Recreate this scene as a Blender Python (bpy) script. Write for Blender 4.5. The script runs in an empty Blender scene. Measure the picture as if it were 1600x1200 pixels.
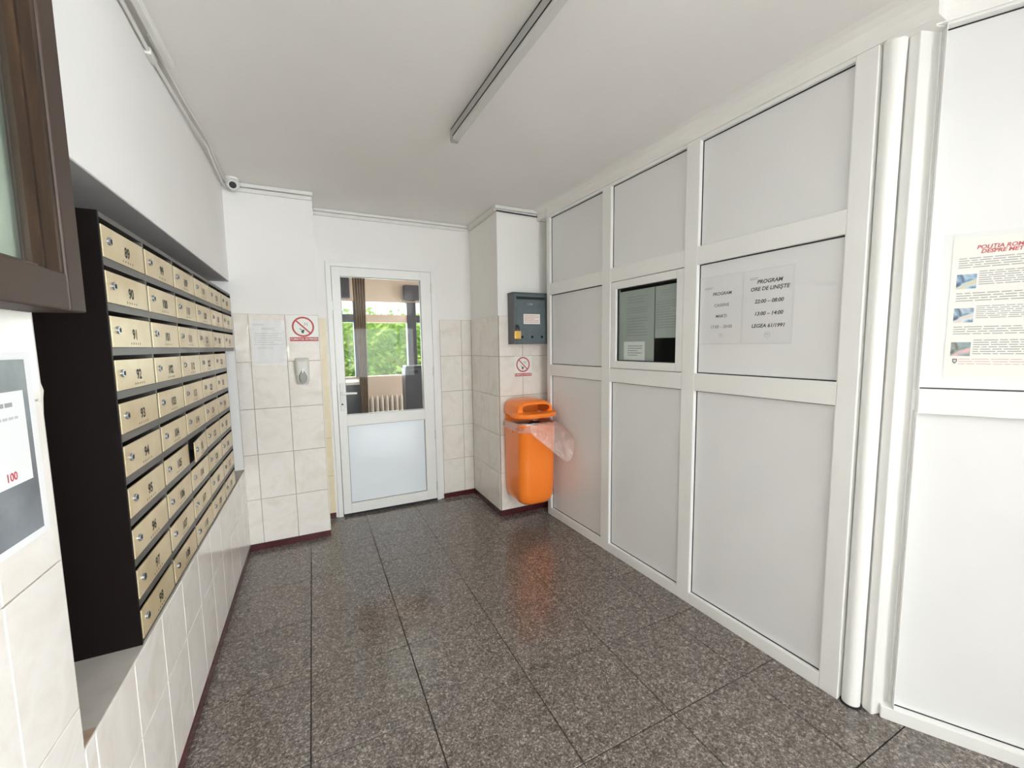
import bpy, bmesh, math, random
from mathutils import Vector as V3, Matrix
random.seed(7)
sc = bpy.context.scene
col = sc.collection

# ------------------------------------------------------------------ camera, world, sun, exposure
F_PX, YAW, PITCH, ROLL, CAM_H = 642.2, 25.808, -5.417, -0.82, 1.42
cd = bpy.data.cameras.new('camera'); cam = bpy.data.objects.new('camera', cd); col.objects.link(cam)
cd.sensor_width = 36.0; cd.lens = F_PX / 1600 * 36.0; cd.clip_start = 0.02; cd.clip_end = 100
th, pt, ro = [math.radians(a) for a in (YAW, PITCH, ROLL)]
Fw = V3((math.sin(th) * math.cos(pt), math.cos(th) * math.cos(pt), math.sin(pt)))
Rt = V3((math.cos(th), -math.sin(th), 0)); Up = Rt.cross(Fw)
R2 = Rt * math.cos(ro) + Up * math.sin(ro); U2 = -Rt * math.sin(ro) + Up * math.cos(ro)
cam.matrix_world = Matrix(((R2.x, U2.x, -Fw.x, 0), (R2.y, U2.y, -Fw.y, 0), (R2.z, U2.z, -Fw.z, CAM_H), (0, 0, 0, 1)))
sc.camera = cam
w = bpy.data.worlds.new('sky'); sc.world = w; w.use_nodes = True
w.node_tree.nodes['Background'].inputs[0].default_value = (0.86, 0.93, 1.0, 1)
w.node_tree.nodes['Background'].inputs[1].default_value = 1.5


def area(name, loc, rot, sx, sy, power, colour):
    l = bpy.data.lights.new(name, 'AREA'); l.shape = 'RECTANGLE'; l.size = sx; l.size_y = sy
    l.energy = power; l.color = colour
    o = bpy.data.objects.new(name, l); o.location = loc; o.rotation_euler = rot; col.objects.link(o)
    return o


sl = bpy.data.lights.new('sun', 'SUN'); sl.energy = 2.6; sl.angle = math.radians(1.0); sl.color = (1.0, 0.95, 0.85)
area('vestibule_side_fill', (2.7, 4.75, 1.5), (math.radians(90), 0, math.radians(90)), 1.2, 1.4, 30, (0.98, 0.99, 1.0))  # fill lamp added to brighten the vestibule; its side wall has no window
so = bpy.data.objects.new('sun', sl); so.rotation_euler = (math.radians(32), 0, math.radians(-25)); so.location = (0, 0, 8); col.objects.link(so)
area('entrance_daylight', (2.3, -5.08, 1.3), (math.radians(140), 0, 0), 2.5, 2.1, 270, (0.91, 0.968, 1.0))
area('side_window_daylight', (3.86, -2.9, 1.35), (math.radians(142), 0, math.radians(90)), 2.6, 1.9, 800, (0.91, 0.968, 1.0))
area('vestibule_daylight', (0.7, 5.75, 1.5), (math.radians(-90), 0, 0), 2.2, 1.0, 34, (0.93, 0.97, 1.0))
sc.view_settings.view_transform = 'Standard'; sc.view_settings.look = 'None'
sc.view_settings.gamma = 1.0; sc.view_settings.use_curve_mapping = False
sc.view_settings.exposure = 0.23
sc.cycles.max_bounces = 10; sc.cycles.diffuse_bounces = 9; sc.cycles.transparent_max_bounces = 12

# ------------------------------------------------------------------ materials


def new_mat(name):
    m = bpy.data.materials.new(name); m.use_nodes = True
    nt = m.node_tree
    return m, nt, nt.nodes['Principled BSDF']


def link(nt, a, b): nt.links.new(a, b)


def coords(nt, scale=(1, 1, 1), rand=False):
    tc = nt.nodes.new('ShaderNodeTexCoord'); mp = nt.nodes.new('ShaderNodeMapping')
    mp.inputs['Scale'].default_value = scale
    link(nt, tc.outputs['Object'], mp.inputs['Vector'])
    if rand:
        oi = nt.nodes.new('ShaderNodeObjectInfo'); mu = nt.nodes.new('ShaderNodeMath'); mu.operation = 'MULTIPLY'
        mu.inputs[1].default_value = 37.0
        link(nt, oi.outputs['Random'], mu.inputs[0])
        cb = nt.nodes.new('ShaderNodeCombineXYZ')
        for i in range(3): link(nt, mu.outputs[0], cb.inputs[i])
        link(nt, cb.outputs[0], mp.inputs['Location'])
    return mp.outputs['Vector']


def noise(nt, vec, scale, detail=3, rough=0.55, dist=0.0):
    n = nt.nodes.new('ShaderNodeTexNoise'); n.inputs['Scale'].default_value = scale
    n.inputs['Detail'].default_value = detail; n.inputs['Roughness'].default_value = rough
    n.inputs['Distortion'].default_value = dist
    link(nt, vec, n.inputs['Vector'])
    return n.outputs['Fac']


def ramp(nt, fac, stops):
    r = nt.nodes.new('ShaderNodeValToRGB'); e = r.color_ramp.elements
    e[0].position, e[0].color = stops[0][0], (*stops[0][1], 1)
    e[1].position, e[1].color = stops[-1][0], (*stops[-1][1], 1)
    for p, c in stops[1:-1]:
        k = e.new(p); k.color = (*c, 1)
    link(nt, fac, r.inputs[0])
    return r.outputs[0]


def bump(nt, bs, h, strength, dist=0.002):
    b = nt.nodes.new('ShaderNodeBump'); b.inputs['Strength'].default_value = strength; b.inputs['Distance'].default_value = dist
    link(nt, h, b.inputs['Height']); link(nt, b.outputs[0], bs.inputs['Normal'])


def plain(name, c, rough=0.5, metal=0.0, c2=None, nscale=8, bmp=0.0, bscale=60, coat=0.0, emis=None):
    m, nt, bs = new_mat(name)
    bs.inputs['Base Color'].default_value = (*c, 1); bs.inputs['Roughness'].default_value = rough
    bs.inputs['Metallic'].default_value = metal
    if coat: bs.inputs['Coat Weight'].default_value = coat; bs.inputs['Coat Roughness'].default_value = 0.08
    v = None
    if c2 is not None:
        v = coords(nt)
        link(nt, ramp(nt, noise(nt, v, nscale, 4), [(0.3, c), (0.7, c2)]), bs.inputs['Base Color'])
    if bmp:
        v = v or coords(nt)
        bump(nt, bs, noise(nt, v, bscale, 4), bmp)
    return m


M = {}
M['paint'] = plain('wall_paint', (0.82, 0.81, 0.785), 0.6, c2=(0.86, 0.85, 0.83), nscale=1.7, bmp=0.25, bscale=7)
M['ceiling'] = plain('ceiling_paint', (0.83, 0.815, 0.79), 0.75, c2=(0.87, 0.855, 0.835), nscale=1.6, bmp=0.35, bscale=5)
M['plaster'] = plain('plaster', (0.44, 0.41, 0.38), 0.8, c2=(0.52, 0.49, 0.45), nscale=9, bmp=0.4, bscale=60)
M['grout'] = plain('grout', (0.30, 0.25, 0.20), 0.9, c2=(0.42, 0.37, 0.31), nscale=6)
M['floor_grout'] = plain('dark_floor_grout', (0.035, 0.03, 0.027), 0.9)
M['rear_absorber'] = plain('dark_light_absorber', (0.22, 0.20, 0.18), 0.5, c2=(0.26, 0.24, 0.22), nscale=3)
M['pvc'] = plain('white_pvc', (0.80, 0.80, 0.78), 0.32, c2=(0.83, 0.83, 0.81), nscale=3)
M['bead'] = plain('bead_pvc', (0.88, 0.88, 0.86), 0.28)
M['panel'] = plain('panel_pvc', (0.75, 0.755, 0.755), 0.24, c2=(0.775, 0.78, 0.78), nscale=2)
M['door_panel'] = plain('door_panel_pvc', (0.74, 0.79, 0.83), 0.14)
M['gasket'] = plain('rubber_gasket', (0.012, 0.012, 0.016), 0.6)
M['burgundy'] = plain('burgundy_paint', (0.060, 0.010, 0.014), 0.22, c2=(0.085, 0.016, 0.02), nscale=12)
M['frame_dark'] = plain('mailbox_frame', (0.085, 0.076, 0.068), 0.4)
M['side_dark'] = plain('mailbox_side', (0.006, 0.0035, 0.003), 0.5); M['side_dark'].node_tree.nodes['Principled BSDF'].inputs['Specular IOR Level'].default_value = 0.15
M['void'] = plain('mailbox_inside', (0.004, 0.004, 0.004), 0.9)
M['ink'] = plain('black_ink', (0.02, 0.018, 0.015), 0.6)
M['grey_ink'] = plain('grey_ink', (0.33, 0.33, 0.33), 0.7)
M['faint_ink'] = plain('faint_ink', (0.50, 0.51, 0.52), 0.7)
M['red_ink'] = plain('red_ink', (0.50, 0.045, 0.05), 0.5)
M['steel'] = plain('lock_steel', (0.36, 0.40, 0.47), 0.25, 0.85)
M['steel_dark'] = plain('dark_steel', (0.05, 0.05, 0.055), 0.35, 0.6)
M['brasslock'] = plain('brass', (0.75, 0.47, 0.13), 0.32, 0.7)
M['orange'] = plain('orange_plastic', (1.0, 0.235, 0.02), 0.30, c2=(1.0, 0.255, 0.028), nscale=4, coat=0.3)
M['paper'] = plain('paper', (0.78, 0.785, 0.79), 0.55)
M['paper_warm'] = plain('laminated_paper', (0.80, 0.79, 0.74), 0.25)
M['paper_grey'] = plain('grey_paper', (0.36, 0.39, 0.37), 0.6, c2=(0.42, 0.45, 0.43), nscale=5)
M['sign_white'] = plain('sign_white', (0.80, 0.81, 0.77), 0.3)
M['white_plastic'] = plain('white_plastic', (0.74, 0.74, 0.70), 0.3)
M['grey_plastic'] = plain('grey_plastic', (0.30, 0.31, 0.29), 0.25)
M['duct'] = plain('duct_plastic', (0.72, 0.715, 0.68), 0.45, c2=(0.78, 0.775, 0.75), nscale=7)
M['black_cable'] = plain('black_cable', (0.02, 0.02, 0.022), 0.5)
M['batten'] = plain('lamp_batten', (0.40, 0.40, 0.385), 0.4, c2=(0.46, 0.46, 0.44), nscale=4)
M['batten_cover'] = plain('lamp_cover', (0.62, 0.62, 0.60), 0.35)
M['dirt_yellow'] = plain('cream_tile', (0.72, 0.62, 0.40), 0.3, c2=(0.80, 0.72, 0.55), nscale=8)
M['letterbox'] = plain('hammered_grey_metal', (0.105, 0.135, 0.145), 0.33, 0.25, c2=(0.13, 0.165, 0.175), nscale=20, bmp=0.15, bscale=90)
M['letterbox_side'] = plain('grey_metal_painted_shade', (0.10, 0.10, 0.105), 0.45)  # darker copy of the letter box grey, side shade put into the colour
M['walnut'] = plain('brown_painted_wood', (0.040, 0.024, 0.017), 0.55, c2=(0.052, 0.031, 0.022), nscale=5)
M['case_back'] = plain('case_backing', (0.19, 0.15, 0.12), 0.6, c2=(0.23, 0.18, 0.15), nscale=2)
M['case_paper'] = plain('pale_green_paper', (0.42, 0.48, 0.38), 0.7, c2=(0.50, 0.55, 0.46), nscale=6)
M['photo_grey'] = plain('printed_grey', (0.11, 0.12, 0.13), 0.25, c2=(0.22, 0.24, 0.26), nscale=7)
M['curtain'] = plain('brown_curtain', (0.27, 0.18, 0.125), 0.8, c2=(0.33, 0.23, 0.16), nscale=9)
M['beige'] = plain('beige_wall', (0.60, 0.46, 0.36), 0.7, c2=(0.66, 0.51, 0.41), nscale=2)
M['vest_frame'] = plain('dark_window_frame', (0.045, 0.038, 0.045), 0.4)
M['radiator'] = plain('radiator_enamel', (0.60, 0.52, 0.45), 0.35)
M['cabinet_dark'] = plain('dark_cabinet', (0.055, 0.052, 0.062), 0.35)
M['earth'] = plain('outdoor_paving', (0.30, 0.29, 0.27), 0.9)
M['booth'] = plain('booth_inside', (0.035, 0.035, 0.038), 0.8)
M['trash'] = plain('crumpled_rubbish', (0.12, 0.04, 0.02), 0.5, c2=(0.45, 0.35, 0.25), nscale=30)
M['trash_dark'] = plain('dark_rubbish', (0.03, 0.02, 0.02), 0.5)

m, nt, bs = new_mat('marbled_wall_tile'); M['tile'] = m
v = coords(nt, (1, 1, 1), True)
n1 = noise(nt, v, 4.5, 5, 0.6, 1.6)
link(nt, ramp(nt, n1, [(0.25, (0.72, 0.655, 0.585)), (0.45, (0.79, 0.745, 0.69)), (0.55, (0.82, 0.785, 0.74)), (0.75, (0.76, 0.705, 0.64))]), bs.inputs['Base Color'])
bs.inputs['Roughness'].default_value = 0.12
bump(nt, bs, noise(nt, v, 9, 2), 0.05)

m, nt, bs = new_mat('polished_granite'); M['granite'] = m
v = coords(nt, (1, 1, 1), True)
n1 = noise(nt, v, 120, 3, 0.6, 0.8); n2 = noise(nt, v, 45, 3, 0.6, 0.4)
c1 = ramp(nt, n1, [(0.32, (0.055, 0.047, 0.042)), (0.45, (0.125, 0.106, 0.094)), (0.55, (0.19, 0.165, 0.147)), (0.66, (0.40, 0.36, 0.325))])
c2 = ramp(nt, n2, [(0.35, (0.62, 0.60, 0.58)), (0.6, (1.15, 1.12, 1.1))])
mx = nt.nodes.new('ShaderNodeMix'); mx.data_type = 'RGBA'; mx.blend_type = 'MULTIPLY'; mx.inputs['Factor'].default_value = 1.0
link(nt, c1, mx.inputs[6]); link(nt, c2, mx.inputs[7]); link(nt, mx.outputs[2], bs.inputs['Base Color'])
bs.inputs['Roughness'].default_value = 0.16; bs.inputs['Specular IOR Level'].default_value = 0.9
link(nt, ramp(nt, noise(nt, v, 5, 3), [(0.3, (0.08,) * 3), (0.7, (0.19,) * 3)]), bs.inputs['Roughness'])
bump(nt, bs, noise(nt, v, 14, 3), 0.03)

m, nt, bs = new_mat('brass_door'); M['brass'] = m
v = coords(nt, (1, 1, 1), True)
link(nt, ramp(nt, noise(nt, v, 9, 3, 0.5), [(0.3, (0.56, 0.435, 0.245)), (0.7, (0.67, 0.55, 0.345))]), bs.inputs['Base Color'])
bs.inputs['Metallic'].default_value = 0.25; bs.inputs['Roughness'].default_value = 0.3

m, nt, bs = new_mat('stained_wood_moulding'); M['moulding'] = m
v = coords(nt, (14, 14, 1.5))
link(nt, ramp(nt, noise(nt, v, 3.0, 5, 0.6, 0.8), [(0.3, (0.014, 0.007, 0.003)), (0.55, (0.032, 0.016, 0.007)), (0.72, (0.075, 0.038, 0.014))]), bs.inputs['Base Color'])
bs.inputs['Roughness'].default_value = 0.35

m, nt, bs = new_mat('leaves'); M['leaf'] = m
v = coords(nt)
link(nt, ramp(nt, noise(nt, v, 2.5, 3), [(0.3, (0.13, 0.26, 0.03)), (0.5, (0.25, 0.42, 0.06)), (0.7, (0.55, 0.62, 0.18))]), bs.inputs['Base Color'])
bs.inputs['Roughness'].default_value = 0.6


def photo_mat(name, stops, sc_):
    m, nt, bs = new_mat(name)
    v = coords(nt)
    link(nt, ramp(nt, noise(nt, v, sc_, 2, 0.5, 0.6), stops), bs.inputs['Base Color'])
    bs.inputs['Roughness'].default_value = 0.3
    return m


M['photo_a'] = photo_mat('printed_photo_blue', [(0.33, (0.02, 0.02, 0.03)), (0.45, (0.10, 0.24, 0.42)), (0.55, (0.45, 0.60, 0.68)), (0.66, (0.62, 0.55, 0.30))], 28)
M['photo_b'] = photo_mat('printed_photo_car', [(0.34, (0.02, 0.03, 0.05)), (0.46, (0.16, 0.27, 0.40)), (0.56, (0.60, 0.68, 0.72)), (0.68, (0.70, 0.55, 0.45))], 30)
M['photo_c'] = photo_mat('printed_photo_pink', [(0.34, (0.05, 0.06, 0.05)), (0.45, (0.20, 0.22, 0.18)), (0.54, (0.20, 0.36, 0.42)), (0.66, (0.75, 0.40, 0.38))], 26)


def clear(name, tint, gloss, rough=0.02, veil=0.0, veil_c=(0.8, 0.8, 0.8)):
    m = bpy.data.materials.new(name); m.use_nodes = True; nt = m.node_tree
    for n in list(nt.nodes): nt.nodes.remove(n)
    out = nt.nodes.new('ShaderNodeOutputMaterial')
    tr = nt.nodes.new('ShaderNodeBsdfTransparent'); tr.inputs[0].default_value = (*tint, 1)
    gl = nt.nodes.new('ShaderNodeBsdfGlossy'); gl.inputs['Roughness'].default_value = rough
    lw = nt.nodes.new('ShaderNodeLayerWeight'); lw.inputs[0].default_value = 0.5
    pw = nt.nodes.new('ShaderNodeMath'); pw.operation = 'POWER'; pw.inputs[1].default_value = 5.0
    link(nt, lw.outputs['Facing'], pw.inputs[0])
    mu = nt.nodes.new('ShaderNodeMath'); mu.operation = 'MULTIPLY_ADD'; mu.inputs[1].default_value = 0.9; mu.inputs[2].default_value = 0.04 * gloss
    link(nt, pw.outputs[0], mu.inputs[0])
    mx = nt.nodes.new('ShaderNodeMixShader'); link(nt, mu.outputs[0], mx.inputs[0])
    link(nt, tr.outputs[0], mx.inputs[1]); link(nt, gl.outputs[0], mx.inputs[2])
    last = mx.outputs[0]
    if veil:
        df = nt.nodes.new('ShaderNodeBsdfDiffuse'); df.inputs[0].default_value = (*veil_c, 1)
        m2 = nt.nodes.new('ShaderNodeMixShader'); m2.inputs[0].default_value = veil
        link(nt, last, m2.inputs[1]); link(nt, df.outputs[0], m2.inputs[2]); last = m2.outputs[0]
    link(nt, last, out.inputs[0])
    return m


M['glass'] = clear('window_glass', (0.96, 0.98, 0.97), 0.14)
M['liner'] = clear('clear_plastic_film', (1.0, 0.97, 0.96), 5.5, 0.07, 0.17, (0.95, 0.80, 0.76))
_nt = M['liner'].node_tree
_b = _nt.nodes.new('ShaderNodeBump'); _b.inputs['Strength'].default_value = 1.0; _b.inputs['Distance'].default_value = 0.012
_c = coords(_nt); link(_nt, noise(_nt, _c, 22, 3, 0.6, 1.5), _b.inputs['Height'])
for _n in _nt.nodes:
    if _n.type in ('BSDF_GLOSSY', 'LAYER_WEIGHT'): link(_nt, _b.outputs[0], _n.inputs['Normal'])
M['sleeve'] = clear('plastic_sleeve', (1.0, 1.0, 1.0), 1.0, 0.15, 0.06, (0.9, 0.9, 0.9))

# ------------------------------------------------------------------ builders
WL = {}      # world location of each object


def put(o, origin, parent=None, **props):
    origin = V3(origin)
    o.location = origin - (WL[parent] if parent else V3((0, 0, 0)))
    if parent: o.parent = parent
    WL[o] = origin
    col.objects.link(o)
    for k, val in props.items(): o[k] = val
    return o


def thing(name, loc, label, category, group=None):
    o = put(bpy.data.objects.new(name, None), loc, None, label=label, category=category)
    if group: o['group'] = group
    return o


def frame_of(name, loc):
    return put(bpy.data.objects.new(name, None), loc, None, kind='structure')


class Mb:
    def __init__(s): s.v = []; s.f = []

    def add(s, vs, fs):
        b = len(s.v); s.v += [V3(p) for p in vs]; s.f += [tuple(b + i for i in f) for f in fs]

    def hexa(s, p):   # p: 4 bottom ccw + 4 top
        s.add(p, [(0, 3, 2, 1), (4, 5, 6, 7), (0, 1, 5, 4), (1, 2, 6, 5), (2, 3, 7, 6), (3, 0, 4, 7)])

    def box(s, x0, x1, y0, y1, z0, z1):
        s.hexa([(x0, y0, z0), (x1, y0, z0), (x1, y1, z0), (x0, y1, z0), (x0, y0, z1), (x1, y0, z1), (x1, y1, z1), (x0, y1, z1)])

    def prism(s, poly, z0, z1):
        n = len(poly)
        s.add([(x, y, z0) for x, y in poly] + [(x, y, z1) for x, y in poly],
              [tuple(range(n))[::-1], tuple(range(n, 2 * n))] + [(i, (i + 1) % n, n + (i + 1) % n, n + i) for i in range(n)])

    def tube(s, pts, r, n=10, caps=True):
        pts = [V3(p) for p in pts]; rings = []
        for i, p in enumerate(pts):
            d = (pts[min(i + 1, len(pts) - 1)] - pts[max(i - 1, 0)]).normalized()
            a = d.cross(V3((0, 0, 1))) if abs(d.z) < 0.95 else d.cross(V3((1, 0, 0)))
            a.normalize(); b = d.cross(a)
            rr = r[i] if isinstance(r, (list, tuple)) else r
            rings.append([p + a * math.cos(2 * math.pi * k / n) * rr + b * math.sin(2 * math.pi * k / n) * rr for k in range(n)])
        vs = [q for g in rings for q in g]
        fs = [(i * n + k, i * n + (k + 1) % n, (i + 1) * n + (k + 1) % n, (i + 1) * n + k) for i in range(len(pts) - 1) for k in range(n)]
        if caps: fs += [tuple(range(n))[::-1], tuple(range((len(pts) - 1) * n, len(pts) * n))]
        s.add(vs, fs)

    def loft(s, rings, cap0=True, cap1=True):
        n = len(rings[0])
        vs = [q for g in rings for q in g]
        fs = [(i * n + k, i * n + (k + 1) % n, (i + 1) * n + (k + 1) % n, (i + 1) * n + k) for i in range(len(rings) - 1) for k in range(n)]
        if cap0: fs.append(tuple(range(n))[::-1])
        if cap1: fs.append(tuple(range((len(rings) - 1) * n, len(rings) * n)))
        s.add(vs, fs)

    def build(s, name, mat, parent=None, origin=None, bevel=0.0, smooth=False, fix=True, seg=2, **props):
        xs = [[p[i] for p in s.v] for i in range(3)]
        if origin is None: origin = V3([(min(a) + max(a)) / 2 for a in xs])
        origin = V3(origin)
        me = bpy.data.meshes.new(name)
        me.from_pydata([tuple(p - origin) for p in s.v], [], s.f)
        if bevel or fix:
            bm = bmesh.new(); bm.from_mesh(me)
            if fix: bmesh.ops.recalc_face_normals(bm, faces=bm.faces)
            if bevel: bmesh.ops.bevel(bm, geom=[e for e in bm.edges if len(e.link_faces) == 2 and e.calc_face_angle(0) > 0.5], offset=bevel, segments=seg, affect='EDGES', profile=0.5)
            bm.to_mesh(me); bm.free()
        me.materials.append(M[mat] if isinstance(mat, str) else mat)
        if smooth:
            me.polygons.foreach_set('use_smooth', [True] * len(me.polygons))
            try: me.set_sharp_from_angle(angle=math.radians(40))
            except Exception: pass
        return put(bpy.data.objects.new(name, me), origin, parent, **props)


class Plane:
    """a wall plane: u runs along it, z is up, n comes out into the room"""
    def __init__(s, o, u, n): s.o = V3(o); s.u = V3(u); s.n = V3(n).normalized()

    def p(s, u, z, n=0.0):
        q = s.o + s.u * u + s.n * n
        return V3((q.x, q.y, z))

    def hexa(s, mb, u0, u1, z0, z1, n0, n1):
        mb.hexa([s.p(u0, z0, n0), s.p(u1, z0, n0), s.p(u1, z0, n1), s.p(u0, z0, n1), s.p(u0, z1, n0), s.p(u1, z1, n0), s.p(u1, z1, n1), s.p(u0, z1, n1)])

    def box(s, name, mat, u0, u1, z0, z1, n0, n1, parent=None, bevel=0.0, **props):
        mb = Mb(); s.hexa(mb, u0, u1, z0, z1, n0, n1)
        return mb.build(name, mat, parent, bevel=bevel, **props)

    def quad(s, mb, u0, u1, z0, z1, n):
        mb.add([s.p(u0, z0, n), s.p(u1, z0, n), s.p(u1, z1, n), s.p(u0, z1, n)], [(0, 1, 2, 3)])


XL, SL, XR, SR = -0.4872, 0.0054, 1.8276, -0.0358
ZC = 2.504
LW = Plane((XL, 0, 0), (SL, 1, 0), (1, -SL, 0))            # left wall, u = y
P1 = Plane((XR, 0, 0), (SR, 1, 0), (-1, SR, 0))            # white partition, u = y
A2 = math.radians(31)
P2 = Plane((1.855, 0.685, 0), (math.sin(A2), -math.cos(A2), 0), (-math.cos(A2), -math.sin(A2), 0))
YL, YB, YR = 3.311, 3.6506, 3.031                          # far faces: left pier, door wall, right pier
XPL, XPR = 0.0567, 1.351
FL = Plane((0, YL, 0), (1, 0, 0), (0, -1, 0))
FB = Plane((0, YB, 0), (1, 0, 0), (0, -1, 0))
FR = Plane((0, YR, 0), (1, 0, 0), (0, -1, 0))
SD = Plane((XPR, 0, 0), (0, 1, 0), (-1, 0, 0))             # side of the right pier

_tc = {}


def tile(plane, key, u0, u1, z0, z1, parent, mat='tile', t=0.006, g=0.0016, name='tile'):
    wd, ht = u1 - u0 - 2 * g, z1 - z0 - 2 * g
    if wd < 0.012 or ht < 0.012: return
    k = (key, round(wd, 4), round(ht, 4), mat)
    c = plane.p((u0 + u1) / 2, (z0 + z1) / 2, 0)
    if k not in _tc:
        me = bpy.data.meshes.new(name); ch = 0.0012
        vs = []
        for (a, b, n) in ((0, 0, 0), (0, 0, t - ch), (ch, ch, t)):
            for su, sz in ((-1, -1), (1, -1), (1, 1), (-1, 1)):
                q = plane.u * (su * (wd / 2 - a)) + plane.n * n
                vs.append((q.x, q.y, sz * (ht / 2 - b)))
        fs = [(8, 9, 10, 11)]
        for r in (0, 4):
            for i in range(4): fs.append((r + i, r + (i + 1) % 4, r + 4 + (i + 1) % 4, r + 4 + i))
        me.from_pydata(vs, [], fs); me.materials.append(M[mat])
        bm = bmesh.new(); bm.from_mesh(me); bmesh.ops.recalc_face_normals(bm, faces=bm.faces)
        cen = plane.n
        f0 = max(bm.faces, key=lambda f: f.calc_area())
        if f0.normal.dot(cen) < 0: bmesh.ops.reverse_faces(bm, faces=bm.faces)
        bm.to_mesh(me); bm.free()
        _tc[k] = me
    o = bpy.data.objects.new(name, _tc[k])
    return put(o, c, parent)


def text(plane, s, u, z, size, mat, parent, name='lettering', n=0.0, sx=1.0, flip=1, bold=0.0, shear=0.0, align='CENTER', rot=0.0):
    """flat lettering; flip = -1 where the reader's right is -u"""
    cu = bpy.data.curves.new('t', 'FONT'); cu.body = s; cu.size = size; cu.align_x = align; cu.align_y = 'CENTER'
    cu.offset = bold; cu.shear = shear; cu.resolution_u = 3
    ob = bpy.data.objects.new('t', cu)
    me0 = ob.to_mesh()
    ca, sa = math.cos(rot), math.sin(rot)
    mb = Mb()
    vs = []
    for q in me0.vertices:
        a, b = q.co.x * sx, q.co.y
        a, b = a * ca - b * sa, a * sa + b * ca
        vs.append(plane.p(u + flip * a, z + b, n))
    fs = [tuple(p.vertices) for p in me0.polygons]
    ob.to_mesh_clear(); bpy.data.objects.remove(ob); bpy.data.curves.remove(cu)
    if not fs: return None
    mb.add(vs, fs)
    o = mb.build(name, mat, parent, fix=False)
    return o


def print_lines(plane, u0, u1, z_top, z_bot, rows, mat, parent, n, flip=1, th=0.4, ragged=0.25, name='print'):
    mb = Mb(); st = (z_top - z_bot) / rows
    for i in range(rows):
        z = z_top - (i + 0.5) * st
        a = u0; end = u1 if random.random() > 0.3 else u1 - (u1 - u0) * random.uniform(0.1, ragged + 0.1)
        step = (u1 - u0) / 9
        while (a < end) if u1 > u0 else (a > end):
            b = a + step * random.uniform(0.5, 1.3)
            b = min(b, end) if u1 > u0 else max(b, end)
            plane.quad(mb, a, b - step * 0.12, z - st * th / 2, z + st * th / 2, n)
            a = b
    return mb.build(name, mat, parent, fix=False)


# ------------------------------------------------------------------ the setting: floor
fl = Mb(); fl.box(-0.9, 4.0, -5.2, 3.9, -0.12, -0.004)
floor = fl.build('floor', 'floor_grout', origin=(0, 0, 0), kind='structure')
GP = 0.4181
FP = Plane((0, 0, 0), (1, 0, 0), (0, 0, 1))
_fc = {}
for i in range(-2, 11):
    for j in range(-15, 8):
        x0, x1 = -0.0798 + i * GP, -0.0798 + (i + 1) * GP
        y0, y1 = 1.045 + j * GP, 1.045 + (j + 1) * GP
        x0 = max(x0, XL); x1 = min(x1, 3.9); y0 = max(y0, -5.0); y1 = min(y1, YB - 0.002)
        if x1 < XPL + 0.01 and y1 > YL: y1 = YL - 0.001
        if x0 > XPR - 0.01 and y1 > YR: y1 = YR - 0.001
        if x0 > 1.95 and y0 > 0.7: continue
        if x1 - x0 < 0.02 or y1 - y0 < 0.02: continue
        g = 0.0019; wx, wy = x1 - x0 - 2 * g, y1 - y0 - 2 * g
        k = (round(wx, 4), round(wy, 4))
        if k not in _fc:
            mb = Mb(); ch = 0.0010; hx, hy = wx / 2, wy / 2
            mb.add([(-hx, -hy, -0.004), (hx, -hy, -0.004), (hx, hy, -0.004), (-hx, hy, -0.004), (-hx, -hy, -ch), (hx, -hy, -ch), (hx, hy, -ch), (-hx, hy, -ch),
                    (-hx + ch, -hy + ch, 0), (hx - ch, -hy + ch, 0), (hx - ch, hy - ch, 0), (-hx + ch, hy - ch, 0)],
                   [(8, 9, 10, 11)] + [(r + a, r + (a + 1) % 4, r + 4 + (a + 1) % 4, r + 4 + a) for r in (0, 4) for a in range(4)])
            me = bpy.data.meshes.new('tile'); me.from_pydata([tuple(q) for q in mb.v], [], mb.f); me.materials.append(M['granite']); _fc[k] = me
        put(bpy.data.objects.new('tile', _fc[k]), ((x0 + x1) / 2, (y0 + y1) / 2, 0), floor)

# ceiling
ce = Mb(); ce.box(-0.9, 4.0, -5.2, 3.9, ZC, ZC + 0.15)
ce.build('ceiling', 'ceiling', kind='structure')

# left wall with its niche
NY0, NZ0, NZ1 = 1.108, 0.587, 1.868
mb = Mb()
LW.hexa(mb, -5.2, YL, 0, NZ0 - 0.012, -0.40, 0); LW.hexa(mb, -5.2, NY0, NZ0 - 0.012, NZ0, -0.40, 0)
LW.hexa(mb, -5.2, NY0, NZ0, NZ1, -0.40, 0)
LW.hexa(mb, -5.2, YL, NZ1, ZC, -0.40, 0)
LW.hexa(mb, NY0, YL, NZ0, NZ1, -0.40, -0.30)
wl = mb.build('wall_left', 'paint', origin=(0, 0, 0), fix=False, kind='structure')
LW.box('sill', 'plaster', NY0, YL, NZ0 - 0.012, NZ0, -0.298, 0.005, wl)
LW.box('soffit_shade_lining', plain('plaster_painted_shade', (0.46, 0.46, 0.465), 0.8, c2=(0.50, 0.50, 0.505)), NY0, YL - 0.001, NZ1 - 0.004, NZ1, -0.298, -0.001, wl)  # shade under the niche top painted in as a darker grey
LW.box('stain', plain('brown_chip', (0.33, 0.20, 0.14), 0.9, c2=(0.48, 0.38, 0.30), nscale=25), NY0 + 0.001, NY0 + 0.055, NZ0, NZ0 + 0.0008, -0.05, 0.005, wl)
ZT = [0.043, 0.363, 0.683, 1.004, 1.328, 1.655]
TW = 0.2185
ty = [1.153 + TW * k for k in range(-10, 11)]
LW.box('grout_bed', 'grout', -1.03, NY0, 0.04, ZT[-1], 0.0, 0.0015, wl)
LW.box('grout_bed', 'grout', NY0, YL, 0.04, NZ0 - 0.013, 0.0, 0.0015, wl)
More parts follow.
